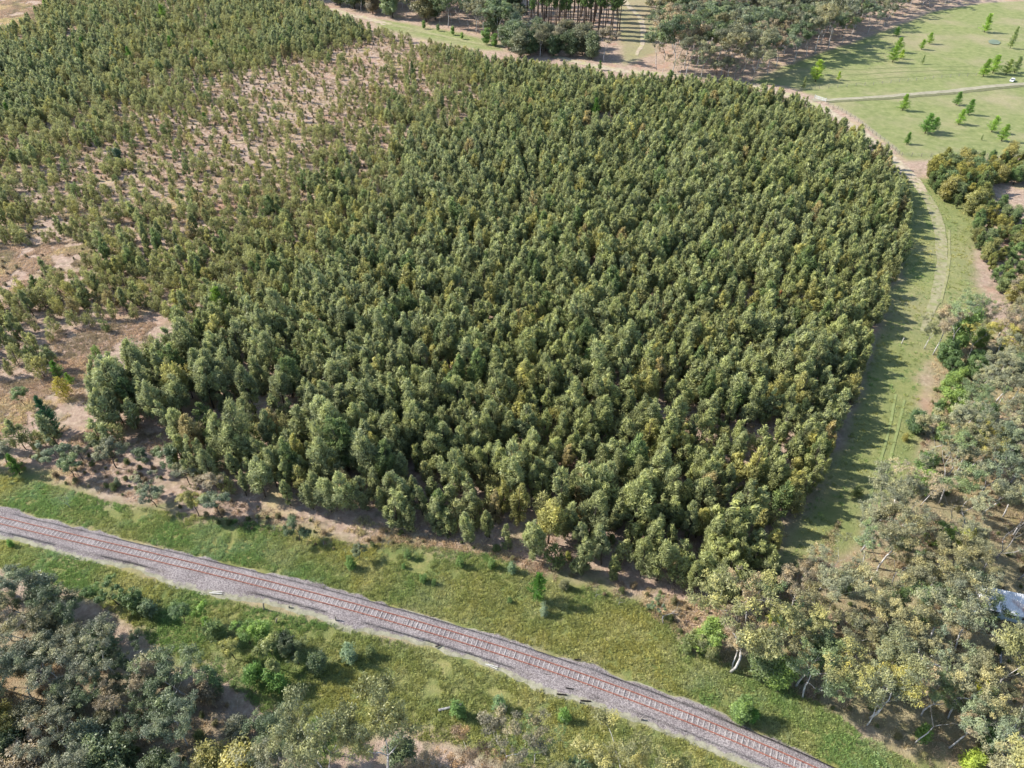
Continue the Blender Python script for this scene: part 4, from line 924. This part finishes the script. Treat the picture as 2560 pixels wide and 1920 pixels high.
for px, py, top, kd, tint, lab, wd in ((975, 1945, 1600, 'gum', (.105, .115, .052), 'big olive gum with a broken pale trunk south of the railway', 1.15), (1268, 1912, 1765, 'gum', (.12, .112, .075), 'grey gum with a white trunk near the bottom edge', 1.2), (1335, 1908, 1790, 'slim', (.08, .12, .045), 'slender young green gum beside the grey gum', .9), (1180, 1975, 1850, 'gum', (.17, .12, .075), 'russet gum at the bottom edge', 1.2), (1540, 1985, 1835, 'gum', (.14, .14, .058), 'broad yellow-green gum at the bottom edge', 1.4), (1700, 2000, 1900, 'gum', (.13, .135, .055), 'olive gum close to the ballast at the bottom edge', 1.2), (1010, 1915, 1840, 'bush', (.05, .07, .035), 'dark bush under the big olive gum', 1.2), (850, 1990, 1790, 'gum', (.105, .118, .062), 'grey-green gum just left of the big broken-limbed gum', 1.2), (720, 2000, 1850, 'gum', (.11, .115, .07), 'grey-olive gum at the bottom edge beside the thicket', 1.2), (1090, 2010, 1880, 'gum', (.14, .115, .075), 'russet-grey gum leaning over the bottom edge', 1.1), (1620, 2000, 1895, 'gum', (.14, .14, .055), 'yellow-olive gum touching the broad yellow-green gum', 1.2), (1800, 2010, 1930, 'gum', (.125, .13, .055), 'low olive gum at the end of the bottom row', 1.2), (1400, 2010, 1900, 'gum', (.11, .12, .06), 'sage gum right of the slender young gum', 1.1), (1430, 1990, 1900, 'bush', (.06, .09, .04), 'dark green bush between the two gums at the bottom', 1.2), (815, 1885, 1800, 'small', (.085, .13, .035), 'bright green sapling clump left of the big gum', .8)):
    put(px, py, kd, top=top, h=22 if 'broken' in lab else None, tint=tint, label=lab, wide=.75 if 'broken' in lab else wd, name='gum_tree' if kd != 'bush' else 'leafy_bush', cat='gum tree' if kd != 'bush' else 'bush', word='gum', var=9 if 'broken' in lab else None)
# brushy rim between stand and verge on the left, small gums
RIM = gpoly([(-120, 1135), (120, 1140), (260, 1128), (420, 1165), (560, 1250), (700, 1280), (820, 1310), (930, 1335), (960, 1372), (830, 1375), (700, 1340), (590, 1318), (450, 1292), (300, 1245), (100, 1195), (-120, 1165)])
X, Y = sample(RIM, 4.0, 39)
for x, y in zip(X, Y):
    px, py = pixel(x, y)
    v = r2.random(); t, tw = gum_tint(r2, (4, 2, 1, 2, 2.5, 3.5, .5))
    if px > 620 and v < .5: v = .9
    kd, h, w_, nm, ct = ('small', 5.2 + r2.normal() * .9, 'rim gum', 'small_gum', 'gum tree') if v < .72 else (('shrub', 1.8 + r2.random() * .8, 'rim shrub', 'shrub', 'shrub') if v < .9 else ('twig', 2.4 + r2.random() * 1.2, 'grey leafless rim shrub', 'leafless_shrub', 'shrub'))
    plant(kd, x, y, h, r2.random() * 6.28, t, nm, ct, 'brush along the rim of the verge', f'{size_word(h, {"small": 5.2, "shrub": 2.2, "twig": 3}[kd])} {tw if kd != "twig" else "bleached"} {w_}', w_, wide=1 + .3 * r2.random())
put(452, 1168, 'small', top=1120, tint=(.16, .19, .05), label='lime green tree on the straw patch', name='small_gum', cat='gum tree', word='gum')
# saplings and poles on the open pink ground
for px, py, top, kd, tint, tw in ((111, 966, 925, 'dead', None, 'pale grey'), (65, 1015, 960, 'small', (.09, .13, .05), 'thin green'), (164, 995, 940, 'sap', (.17, .15, .035), 'mustard'), (248, 905, 862, 'sap', (.11, .15, .05), 'thin green'), (340, 890, 835, 'slim', (.1, .12, .06), 'thin grey'), (92, 1096, 1045, 'slim', (.1, .12, .06), 'thin grey'), (414, 1125, 1085, 'slim', (.09, .11, .06), 'thin grey'), (270, 830, 795, 'sap', (.1, .12, .05), 'olive'), (250, 1135, 1090, 'small', (.1, .12, .06), 'pale'), (490, 1258, 1195, 'slim', (.13, .12, .06), 'thin brown')):
    put(px, py, kd, top=top, tint=tint, tw=tw, size='spindly', name={'dead': 'dead_tree', 'sap': 'young_tree', 'small': 'young_tree', 'slim': 'young_tree'}[kd], cat='dead tree' if kd == 'dead' else 'young tree', word='pole sapling', group='spindly saplings on the bare ground')
# dead trees inside the stand and grey shrubs on the rim
for px, py, top, kd, lab in ((1774, 950, 900, 'dead', 'bleached dead tree poking out of the stand'), (1980, 790, 730, 'dead', 'silvery dead tree deep in the stand'), (2172, 830, 775, 'dead', 'grey snag at the right edge of the stand'), (1890, 1100, 1060, 'twig', 'grey leafless tree by the wide dark gap'), (970, 1362, 1325, 'twig', 'grey leafless shrub on the rim of the verge'), (1488, 1492, 1458, 'twig', 'pale leafless shrub right of the lone pine'), (1545, 1512, 1475, 'twig', 'dark-based leafless shrub at the verge corner'), (176, 1268, 1220, 'twig', 'smoky grey shrub on the left verge'), (575, 1625, 1580, 'twig', 'bleached shrub on the near verge'), (1660, 1560, 1500, 'dead', 'small white dead tree behind the verge')):
    put(px, py, kd, top=top, label=lab, name='dead_tree' if kd == 'dead' else 'leafless_shrub', cat='dead tree' if kd == 'dead' else 'shrub', word='dead', wide=1.2)
put(1945, 775, 'cas', top=725, tint=(.24, .135, .07), label='orange-brown dying casuarina in the stand', name='casuarina_tree', cat='casuarina tree', word='casuarina')
# shrubs and small trees on both verges
for px, py, top, kd, tint, tw in ((245, 1508, 1455, 'small', (.07, .12, .04), 'green'), (300, 1512, 1445, 'small', (.065, .105, .04), 'green'), (345, 1525, 1462, 'bush', (.06, .095, .035), 'deep green'), (380, 1540, 1490, 'shrub', (.12, .15, .09), 'sage'), (462, 1560, 1505, 'small', (.07, .11, .045), 'green'), (520, 1560, 1505, 'small', (.10, .17, .03), 'lime'), (550, 1600, 1540, 'shrub', (.09, .12, .05), 'sage'), (625, 1610, 1545, 'small', (.09, .15, .035), 'lime'), (668, 1612, 1540, 'bush', (.10, .16, .035), 'bright green'), (725, 1628, 1575, 'bush', (.035, .05, .028), 'black-green'), (590, 1650, 1595, 'small', (.15, .16, .05), 'yellowish'), (690, 1670, 1590, 'small', (.12, .14, .05), 'yellow-green'), (750, 1660, 1600, 'small', (.08, .10, .045), 'grey-green'), (800, 1680, 1620, 'bush', (.06, .085, .04), 'dark'), (640, 1700, 1650, 'shrub', (.08, .14, .04), 'green'), (700, 1720, 1665, 'shrub', (.075, .13, .035), 'green'), (540, 1730, 1665, 'bush', (.07, .11, .045), 'green'),
        (875, 1650, 1600, 'shrub', (.12, .16, .10), 'sage'), (930, 1640, 1610, 'shrub', (.09, .11, .05), 'green'), (1145, 1790, 1750, 'shrub', (.08, .13, .045), 'green'), (1250, 1770, 1735, 'shrub', (.10, .15, .075), 'pale green'), (1410, 1800, 1770, 'shrub', (.09, .15, .04), 'green'), (1845, 1795, 1735, 'bush', (.085, .135, .04), 'bright green'), (1880, 1800, 1765, 'shrub', (.06, .12, .03), 'green'), (1060, 1455, 1430, 'shrub', (.075, .12, .04), 'green'), (1085, 1462, 1445, 'shrub', (.07, .11, .04), 'green'), (1150, 1415, 1385, 'shrub', (.08, .12, .04), 'green'), (1230, 1420, 1392, 'shrub', (.08, .12, .04), 'green'), (1280, 1430, 1400, 'shrub', (.11, .15, .09), 'sage'), (1360, 1535, 1505, 'shrub', (.12, .15, .10), 'sage'), (1275, 1505, 1490, 'shrub', (.07, .11, .04), 'green'), (1020, 1395, 1370, 'shrub', (.08, .12, .045), 'green'), (900, 1400, 1355, 'small', (.09, .11, .06), 'grey-green'), (880, 1420, 1385, 'shrub', (.08, .13, .04), 'green'), (1010, 1420, 1405, 'shrub', (.07, .12, .04), 'green'), (2020, 1560, 1500, 'small', (.1, .12, .05), 'olive'), (1950, 1470, 1425, 'small', (.1, .12, .06), 'pale'), (1985, 1455, 1405, 'slim', (.1, .12, .06), 'pale'), (2260, 1100, 1075, 'shrub', (.16, .15, .05), 'yellowish'), (2140, 1240, 1205, 'shrub', (.1, .12, .05), 'olive'), (1420, 1395, 1372, 'shrub', (.16, .17, .05), 'yellowish'), (2300, 1845, 1810, 'shrub', (.09, .14, .04), 'green'), (2420, 1920, 1870, 'shrub', (.16, .2, .04), 'lime'), (1720, 1620, 1570, 'shrub', (.1, .12, .05), 'olive'), (1640, 1535, 1490, 'small', (.09, .12, .065), 'sage'), (1760, 1640, 1580, 'bush', (.1, .11, .05), 'olive'), (1410, 1470, 1440, 'shrub', (.12, .12, .07), 'brownish'), (30, 1365, 1345, 'shrub', (.09, .16, .04), 'lime'), (2500, 880, 850, 'shrub', (.1, .13, .05), 'green'), (2420, 760, 735, 'shrub', (.09, .13, .05), 'green')):
    put(px, py, kd, top=top, tint=np.array(tint), tw=tw, size='small', name='shrub' if kd == 'shrub' else ('small_gum' if kd in ('small', 'slim') else 'leafy_bush'), cat={'shrub': 'shrub', 'small': 'gum tree', 'slim': 'gum tree', 'bush': 'bush'}[kd], word={'shrub': 'verge shrub', 'small': 'verge gum', 'slim': 'verge gum', 'bush': 'verge bush'}[kd], group='shrubs and small trees on the verges')

EDGE = gpoly([(900, 1290), (1000, 1330), (1230, 1372), (1420, 1432), (1560, 1452), (1700, 1500), (1880, 1510), (2000, 1400), (2100, 1300), (2060, 1440), (1900, 1600), (1720, 1610), (1590, 1505), (1400, 1465), (1230, 1390), (1000, 1365), (850, 1345)])
undergrowth()
# ------------------------------------------------------------------ grass: tufts over the verges and the dry ground (stuff)
def tuft(seed, h, n, w, spread):
    r = np.random.default_rng(seed); a = r.random(n) * 6.283; rad = r.random(n) ** .6 * spread
    P = np.stack([np.cos(a) * rad, np.sin(a) * rad, np.zeros(n)], 1); out = np.stack([np.cos(a), np.sin(a), np.zeros(n)], 1)
    D = out * (.2 + .9 * r.random(n))[:, None] + np.array([0, 0, 1.0]) + r.normal(size=(n, 3)) * .25
    D /= np.linalg.norm(D, axis=1, keepdims=True); L = h * (.55 + .7 * r.random(n)); P = P + D * L[:, None] * .45
    V, Q, lv = leaves(P, D, L, w * (.6 + .8 * r.random(n)), r.random(n), r, out * .6 + np.array([0, 0, .8]))
    return bpy.data.objects.new(f'grass tuft {seed:02d}', mesh_from('grass tuft', V, [Q], [M['grass']], lv=lv))
def grass(name, X, Y, tint, seed, h, n, w, spread, label, smin=.6, smax=1.5):
    r = np.random.default_rng(seed); k = len(X); s = smin + (smax - smin) * r.random(k)
    scatter(name, X, Y, gheight_s(X, Y) - .02, np.stack([s, s, s * (.7 + .6 * r.random(k))], 1), np.stack([r.normal(size=k) * .1, r.normal(size=k) * .1, r.random(k) * 6.28], 1), tint, r.integers(0, 5, k), [tuft(seed * 10 + i, h, n, w, spread) for i in range(5)], label)
def rnd_in(poly, dens, seed, lim=None):
    r = np.random.default_rng(seed); lo, hi = np.maximum(poly.min(0), [-400, 25]), np.minimum(poly.max(0), [400, 470]); n = int(max(hi[0] - lo[0], 0) * max(hi[1] - lo[1], 0) * dens)
    X, Y = lo[0] + r.random(n) * (hi[0] - lo[0]), lo[1] + r.random(n) * (hi[1] - lo[1]); px, py = pixel(X, Y)
    ok = (px > -120) & (px < 2680) & (py < 2060) & (py > -30); X, Y = X[ok], Y[ok]
    ok = inside(poly, X, Y); return X[ok], Y[ok]
on_bal = lambda x, y: inside(BALLAST, x, y)
gX, gY = [], []
for poly, d, sd in ((NVERGE, 13.0, 1), (SVERGE, 11.0, 2), (CORR, .9, 3)):
    a, b = rnd_in(poly, d, 60 + sd); ok = ~on_bal(a, b); gX.append(a[ok]); gY.append(b[ok])
gX, gY = np.concatenate(gX), np.concatenate(gY)
keep = vnoise(gX, gY, 1.4, 91) * .5 + fbm(gX, gY, 6, 92) * .7 > .36; gX, gY = gX[keep], gY[keep]
ga, gb, gc = fbm(gX, gY, 8, 93)[:, None], fbm(gX, gY, 3.5, 94)[:, None], np.random.default_rng(3).random((len(gX), 1))
sm = lambda v, a, b: np.clip((v - a) / (b - a), 0, 1)
gt = np.array([.158, .180, .074]) + sm(ga, .45, .7) * np.array([.045, .02, .0]) + sm(gb, .5, .7) * np.array([.03, .032, .04]) - sm(ga, .45, .3) * np.array([.04, .008, .01])
gt = gt * (1.95 + .5 * gc)
grass('verge_grass', gX, gY, gt, 5, .27, 28, .05, .22, 'long yellow-green grass on the railway verges')
dX, dY = [], []
for poly, d, sd in [(STAND, .55, 11), (RIM, 2.2, 12), (SW, 1.0, 13), (RW, 1.6, 14), (LOWP, 1.0, 40)] + [(b, 6.0, 15 + i) for i, b in enumerate(BARE)]:
    a, b = rnd_in(poly, d, 70 + sd); dX.append(a); dY.append(b)
a, b = rnd_in(EDGE, 6.0, 99); dX.append(a); dY.append(b)
dX, dY = np.concatenate(dX), np.concatenate(dY); ok = (fbm(dX, dY, 7, 96) > .4) & ~on_bal(dX, dY); dX, dY = dX[ok], dY[ok]
da, db, dc = fbm(dX, dY, 12, 97)[:, None], fbm(dX, dY, 5, 98)[:, None], np.random.default_rng(4).random((len(dX), 1))
dt = (np.array([.42, .325, .25]) + sm(da, .5, .68) * np.array([.09, .11, .03]) - sm(db, .48, .3) * np.array([.14, .09, .08])) * (1.05 + .4 * dc)
grass('dry_grass', dX, dY, dt, 6, .34, 26, .055, .3, 'dry pinkish tussock grass on the bare ground')

# ------------------------------------------------------------------ built things
M['tin'] = noisy_mat('weathered white tin', (.66, .66, .66), (.82, .82, .82), 1.2, rough=.5, c3=(.40, .19, .10), scale3=.42, spec=.5)
M['wall'] = noisy_mat('faded blue wall', (.30, .40, .44), (.46, .54, .57), 1.5)
M['dark'] = noisy_mat('dark opening', (.02, .02, .022), (.035, .035, .035), 3)
M['wood'] = noisy_mat('weathered wood', (.16, .14, .12), (.30, .27, .24), 5)
M['pale_wood'] = noisy_mat('pale timber', (.42, .40, .36), (.58, .56, .52), 4)
M['steel'] = noisy_mat('galvanised steel', (.50, .52, .52), (.66, .68, .68), 4, rough=.45, spec=.5)
M['black'] = noisy_mat('blackened iron', (.02, .018, .017), (.05, .04, .035), 5)
M['paint'] = noisy_mat('white car paint', (.78, .79, .80), (.84, .85, .86), 1, rough=.25, spec=.6)
M['glass'] = noisy_mat('dark car glass', (.015, .02, .025), (.03, .035, .04), 1, rough=.08, spec=.8)
M['rubber'] = noisy_mat('tyre rubber', (.02, .02, .02), (.035, .035, .035), 8)
M['wire'] = noisy_mat('fence wire', (.30, .30, .30), (.42, .42, .42), 4, rough=.5)
# old tin shed among the gums
sx0, sy0 = (float(v) for v in ground(2500, 1528))
shed = bpy.data.objects.new('tin_shed', None); COL.objects.link(shed); shed.location = (sx0, sy0, 0); shed.rotation_euler.z = R(-15)
tag(shed, 'long low tin shed with a rust-patched white roof among the gums', 'shed')
mb = MB()
LX, LY, HB, HF = 7.4, 3.0, 2.5, 2.05
for c, d in (((0, -LY / 2, HF / 2 - .05), (LX, .06, HF - .1)), ((0, LY / 2, HB / 2 - .05), (LX, .06, HB - .1)), ((-LX / 2 + .03, 0, HF / 2 - .08), (.06, LY - .07, HF - .16)), ((LX / 2 - .03, 0, HF / 2 - .08), (.06, LY - .07, HF - .16))): mb.box(c, d)
mb.build('wall', M['wall'], shed)
mb = MB(); nX, nY = 96, 8; Vv = []
for j in range(nY):
    for i in range(nX):
        x = -LX / 2 - .25 + (LX + .5) * i / (nX - 1); y = -LY / 2 - .3 + (LY + .6) * j / (nY - 1); t = (y + LY / 2) / LY
        zc = HF + (HB - HF) * t + .22 * math.sin(math.pi * min(max(t, 0), 1)) + .03 * math.sin(i * 1.6) + .03 * math.sin(x * .9 + y)
        Vv.append((x, y, zc))
for lay in (0, -.03): Vv += [(x, y, z + lay) for x, y, z in Vv[:nX * nY]] if lay else []
n_ = nX * nY
Fs = [(j * nX + i, j * nX + i + 1, (j + 1) * nX + i + 1, (j + 1) * nX + i) for j in range(nY - 1) for i in range(nX - 1)]
Fs += [tuple(q + n_ for q in f[::-1]) for f in Fs]
ring = [i for i in range(nX)] + [j * nX + nX - 1 for j in range(1, nY)] + [(nY - 1) * nX + i for i in range(nX - 2, -1, -1)] + [j * nX for j in range(nY - 2, 0, -1)]
Fs += [(ring[k], ring[k] + n_, ring[(k + 1) % len(ring)] + n_, ring[(k + 1) % len(ring)]) for k in range(len(ring))]
mb.add(Vv, Fs); mb.build('roof', M['tin'], shed)
mb = MB(); mb.box((-1.6, -LY / 2 - .035, .95), (1.1, .02, 1.7)); dr = mb.build('door', M['dark'], shed)
for x in (.6, 2.4):
    mb = MB(); mb.box((x, -LY / 2 - .035, 1.25), (.9, .03, .6)); w_ = mb.build('window', M['wood'], shed)
    mb = MB(); mb.box((x, -LY / 2 - .055, 1.25), (.76, .02, .46)); mb.build('pane', M['glass'], w_)
# white car under the paddock trees
cx0, cy0 = (float(v) for v in ground(2530, 203))
car = bpy.data.objects.new('parked_car', None); COL.objects.link(car); car.location = (cx0, cy0, 0); car.rotation_euler.z = R(48); car.scale = (.75, .8, .8); tag(car, 'small white car parked by the lane under paddock trees', 'car')
mb = MB(); mb.box((0, 0, .62), (4.3, 1.75, .55), top=(.97, .93)); mb.box((-.15, 0, 1.16), (2.5, 1.6, .55), top=(.68, .82)); mb.build('body', M['paint'], car)
for sy in (-1, 1):
    mb = MB(); mb.add([(-1.05, sy * .775, .95), (.75, sy * .775, .95), (.45, sy * .70, 1.35), (-.8, sy * .70, 1.35)], [(0, 1, 2, 3), (3, 2, 1, 0)]); mb.v = [(x, y + sy * .03, z) for x, y, z in mb.v]; mb.build('window', M['glass'], car)
for xx in (-1.35, 1.35):
    for sy in (-1, 1):
        mb = MB(); mb.tube([(xx, sy * .72, .33), (xx, sy * .92, .33)], [.33, .33], 14); wh = mb.build('wheel', M['rubber'], car)
        mb = MB(); mb.tube([(xx, sy * .9, .33), (xx, sy * .935, .33)], [.19, .19], 12); mb.build('rim', M['steel'], wh)
for x0, nm in ((1.0, 'windscreen'), (-1.28, 'rear_window')):
    s = 1 if x0 > 0 else -1; mb = MB(); a_, b_ = x0 + s * .14, x0 - s * .2
    mb.add([(a_, -.72, .93), (a_, .72, .93), (b_, .62, 1.38), (b_, -.62, 1.38)], [(0, 1, 2, 3), (3, 2, 1, 0)]); mb.build(nm, M['glass'], car)
for sy in (-1, 1):
    mb = MB(); mb.box((2.13, sy * .6, .68), (.06, .32, .16)); mb.build('headlight', M['steel'], car)
# shallow pond
pp = gpoly([(2470, 103), (2480, 99), (2494, 101), (2502, 106), (2496, 112), (2482, 112), (2472, 109)])
M['water'] = noisy_mat('pond water', (.12, .15, .08), (.17, .20, .11), .6, rough=.45, spec=.3, object_space=False)
mb = MB(); mb.add([(x, y, float(gheight_s(np.array(x), np.array(y))) + .25) for x, y in pp], [tuple(range(len(pp)))[::-1]]); po = mb.build('pond_water', M['water']); tag(po, kind='structure')

def fence(px, label, post_gap=3.0, ph=1.2):
    a = gpoly(px); s = np.concatenate([[0], np.cumsum(np.hypot(*np.diff(a, axis=0).T))]); us = np.arange(0, s[-1], post_gap)
    x, y = np.interp(us, s, a[:, 0]), np.interp(us, s, a[:, 1]); z = gheight_s(x, y)
    root = bpy.data.objects.new('wire_fence', None); COL.objects.link(root); root.location = (x[0], y[0], 0); tag(root, label, 'fence')
    pm = MB(); pm.tube([(0, 0, -.3), (0, 0, ph)], [.085, .075], 7); pme = pm.mesh('post', [M['wood']])
    for i in range(min(len(us), 100)):
        o = link('post', pme, root); o.location = (x[i] - x[0], y[i] - y[0], z[i]); o.rotation_euler = (random.gauss(0, .04), random.gauss(0, .04), random.random() * 6)
    for zz in (.35, .7, 1.05):
        mb = MB(); mb.tube([(x[i] - x[0], y[i] - y[0], z[i] + zz) for i in range(min(len(us), 100))], [.012] * min(len(us), 100), 4); mb.build('wire', M['wire'], root)
fence([(2070, 262), (2095, 274), (2140, 300), (2185, 335), (2225, 365), (2252, 388)], 'wire fence along the dirt track beside the paddock', 2.6)
fence([(2254, 389), (2300, 391), (2340, 391), (2420, 390), (2600, 392)], 'wire fence above the bushy belt at the paddock foot', 3.0)
fence([(2000, 226), (2060, 222), (2150, 215), (2250, 205), (2340, 196), (2450, 188)], 'wire fence crossing the paddock above the lane', 4.0)
gx0, gy0 = (float(v) for v in ground(2050, 250)); gz0 = float(gheight_s(np.array(gx0), np.array(gy0)))
gate = bpy.data.objects.new('field_gate', None); COL.objects.link(gate); gate.location = (gx0, gy0, gz0); gate.rotation_euler.z = R(-52); tag(gate, 'pale steel field gate where the lane meets the dirt track', 'gate')
for x in (-2.4, 2.4):
    mb = MB(); mb.tube([(x, 0, -.3), (x, 0, 1.5)], [.12, .11], 8); mb.build('post', M['pale_wood'], gate)
mb = MB()
for z in (.3, .55, .8, 1.05, 1.25): mb.tube([(-2.2, 0, z), (2.2, 0, z)], [.04, .04], 6)
for x in (-2.2, -.7, .8, 2.2): mb.tube([(x, .06, .28), (x, .06, 1.27)], [.035, .035], 6)
mb.build('gate_panel', M['steel'], gate)
# bits beside the track
def piece(name, px, py, dims, rz, mat, label, cat, z=.25, kind='log'):
    x, y = (float(v) for v in ground(px, py)); mb = MB()
    if kind == 'log':
        L, rr = dims; n = 7; mb.tube([(-L / 2 + L * i / n, math.sin(i * 1.7) * .03 * L * .2, math.sin(i * 2.3) * .02) for i in range(n + 1)], [rr * (1 - .25 * i / n) for i in range(n + 1)], 8)
    elif kind == 'plank':
        mb.box((0, 0, 0), dims); mb.box((dims[0] * .1, dims[1] * 2.2, .02), (dims[0] * .8, dims[1], dims[2]), rz=.12)
    elif kind == 'rail':
        L, w = dims; mb.box((0, 0, 0), (L, w, .03)); mb.box((0, 0, .075), (L, .03, .12)); mb.box((0, 0, .15), (L, w * .55, .045))
    o = mb.build(name, mat); o.location = (x, y, z); o.rotation_euler.z = R(rz); return tag(o, label, cat)
piece('rail_offcut', 1366, 1690, (.9, .14), -12, M['black'], 'short black rail offcut by the lower rail', 'rail offcut', .3, 'rail')
piece('rail_offcut', 1424, 1724, (1.1, .14), -8, M['black'], 'upper of two black rail offcuts at the ballast foot', 'rail offcut', .22, 'rail')
piece('rail_offcut', 1404, 1738, (1.3, .14), -6, M['black'], 'lower of two black rail offcuts at the ballast foot', 'rail offcut', .18, 'rail')
piece('rail_offcut', 1464, 1754, (1.4, .14), -5, M['black'], 'longest black rail offcut beside a small stump', 'rail offcut', .16, 'rail')
piece('rail_offcut', 1444, 1652, (.9, .14), -4, M['black'], 'black rail offcut on the far ballast shoulder', 'rail offcut', .25, 'rail')
piece('timber_scrap', 1095, 1618, (.7, .1), 20, M['black'], 'dark timber scrap on the near ballast shoulder', 'timber scrap', .3, 'log')
piece('timber_scrap', 1138, 1622, (.7, .07), 10, M['pale_wood'], 'pale plank scrap on the near ballast shoulder', 'timber scrap', .28, 'log')
piece('timber_plank', 1228, 1668, (1.7, .09, .06), -25, M['pale_wood'], 'pair of bleached planks at the weedy ballast foot', 'plank', .2, 'plank')
piece('timber_plank', 540, 1486, (1.9, .1, .06), -6, M['pale_wood'], 'bleached planks in the grass below the ballast', 'plank', .3, 'plank')
for px, py, h, ln, lab in ((660, 1524, 1.5, .1, 'leaning dark wooden post in the grass by the ballast'), (690, 1557, .9, .2, 'short dark stump post below the ballast'), (723, 1520, .5, .1, 'small black marker stub on the near ballast'), (1602, 1800, .6, .1, 'small dark marker stub at the lower ballast edge'), (1450, 1757, .45, .0, 'squat black stump beside the longest rail offcut'), (2254, 858, 1.4, .02, 'pale marker stake at the edge of the grass corridor'), (840, 1552, 1.0, .05, 'thin grey post at the ballast foot')):
    x, y = (float(v) for v in ground(px, py)); mb = MB(); mb.tube([(0, 0, -.3), (ln * h, 0, h * .6), (ln * h * 1.7, .02, h)], [.11, .1, .085], 8); mb.tube([(ln * h * 1.7, .02, h), (ln * h * 1.7, .02, h + .04)], [.1, .06], 8)
    o = mb.build('wooden_post', M['pale_wood'] if 'pale' in lab else M['wood']); o.location = (x, y, float(gheight_s(np.array(x), np.array(y))) + (.1 if 'ballast' in lab else 0)); tag(o, lab, 'post')
for px, py, L_, rz, lab in ((2455, 1770, 4, 30, 'pale fallen trunk under the big olive gum'), (2120, 1450, 5, 5, 'fallen log beside the pale leaning gums'), (2420, 1400, 4.5, 70, 'bleached log uphill of the rusty shed'), (2330, 1660, 3.5, -30, 'grey log in the shade of the low gum'), (2500, 1650, 5, 60, 'long pale log downhill of the rusty shed'), (1125, 1440 + 330, 3, 15, 'dark log on the brown litter near the big gum'), (390, 1780, 4, -20, 'grey log in the south-west thicket')):
    piece('fallen_log', px, py, (L_, .17), rz, M['bark_dead'], lab, 'log', .16, 'log')

write_labels()

# ------------------------------------------------------------------ light, air, camera
EL, AZ = R(38), (-math.cos(R(13)), math.sin(R(13)))       # the sun stands to the left and a little behind
sun_dir = Vector((AZ[0] * math.cos(EL), AZ[1] * math.cos(EL), math.sin(EL)))
sl = bpy.data.lights.new('sun', 'SUN'); sl.energy = 4.8; sl.angle = R(.53); sl.color = (1, .955, .88)
so = bpy.data.objects.new('sun', sl); COL.objects.link(so); so.rotation_euler = sun_dir.to_track_quat('Z', 'Y').to_euler(); so.location = (0, 0, 200)
wd = bpy.data.worlds.new('World'); SC.world = wd; wd.use_nodes = True; nt = wd.node_tree; nt.nodes.clear()
sky = nt.nodes.new('ShaderNodeTexSky'); sky.sky_type = 'NISHITA'; sky.sun_disc = False; sky.sun_elevation = EL; sky.sun_rotation = math.atan2(sun_dir.x, sun_dir.y); sky.air_density = 1.0; sky.dust_density = .6
bg = nt.nodes.new('ShaderNodeBackground'); bg.inputs['Strength'].default_value = .15; wo = nt.nodes.new('ShaderNodeOutputWorld')
nt.links.new(sky.outputs[0], bg.inputs[0]); nt.links.new(bg.outputs[0], wo.inputs[0])
cd = bpy.data.cameras.new('camera'); cd.sensor_fit = 'HORIZONTAL'; cd.sensor_width = 36; cd.lens = F / W * 36; cd.clip_start = .5; cd.clip_end = 12000
cam = bpy.data.objects.new('camera', cd); COL.objects.link(cam); cam.location = (0, 0, CAM_H); cam.rotation_euler = (math.pi / 2 - PITCH, 0, 0); SC.camera = cam
SC.view_settings.view_transform = 'Standard'; SC.view_settings.look = 'None'; SC.view_settings.exposure = .9; SC.view_settings.gamma = 1
SC.cycles.max_bounces = 6; SC.cycles.diffuse_bounces = 3; SC.cycles.transmission_bounces = 3; SC.cycles.transparent_max_bounces = 4
print('plants in stand', len(SX), 'saplings', int(is_sap.sum()), 'objects', len(bpy.data.objects), 'tufts', len(gX), len(dX))
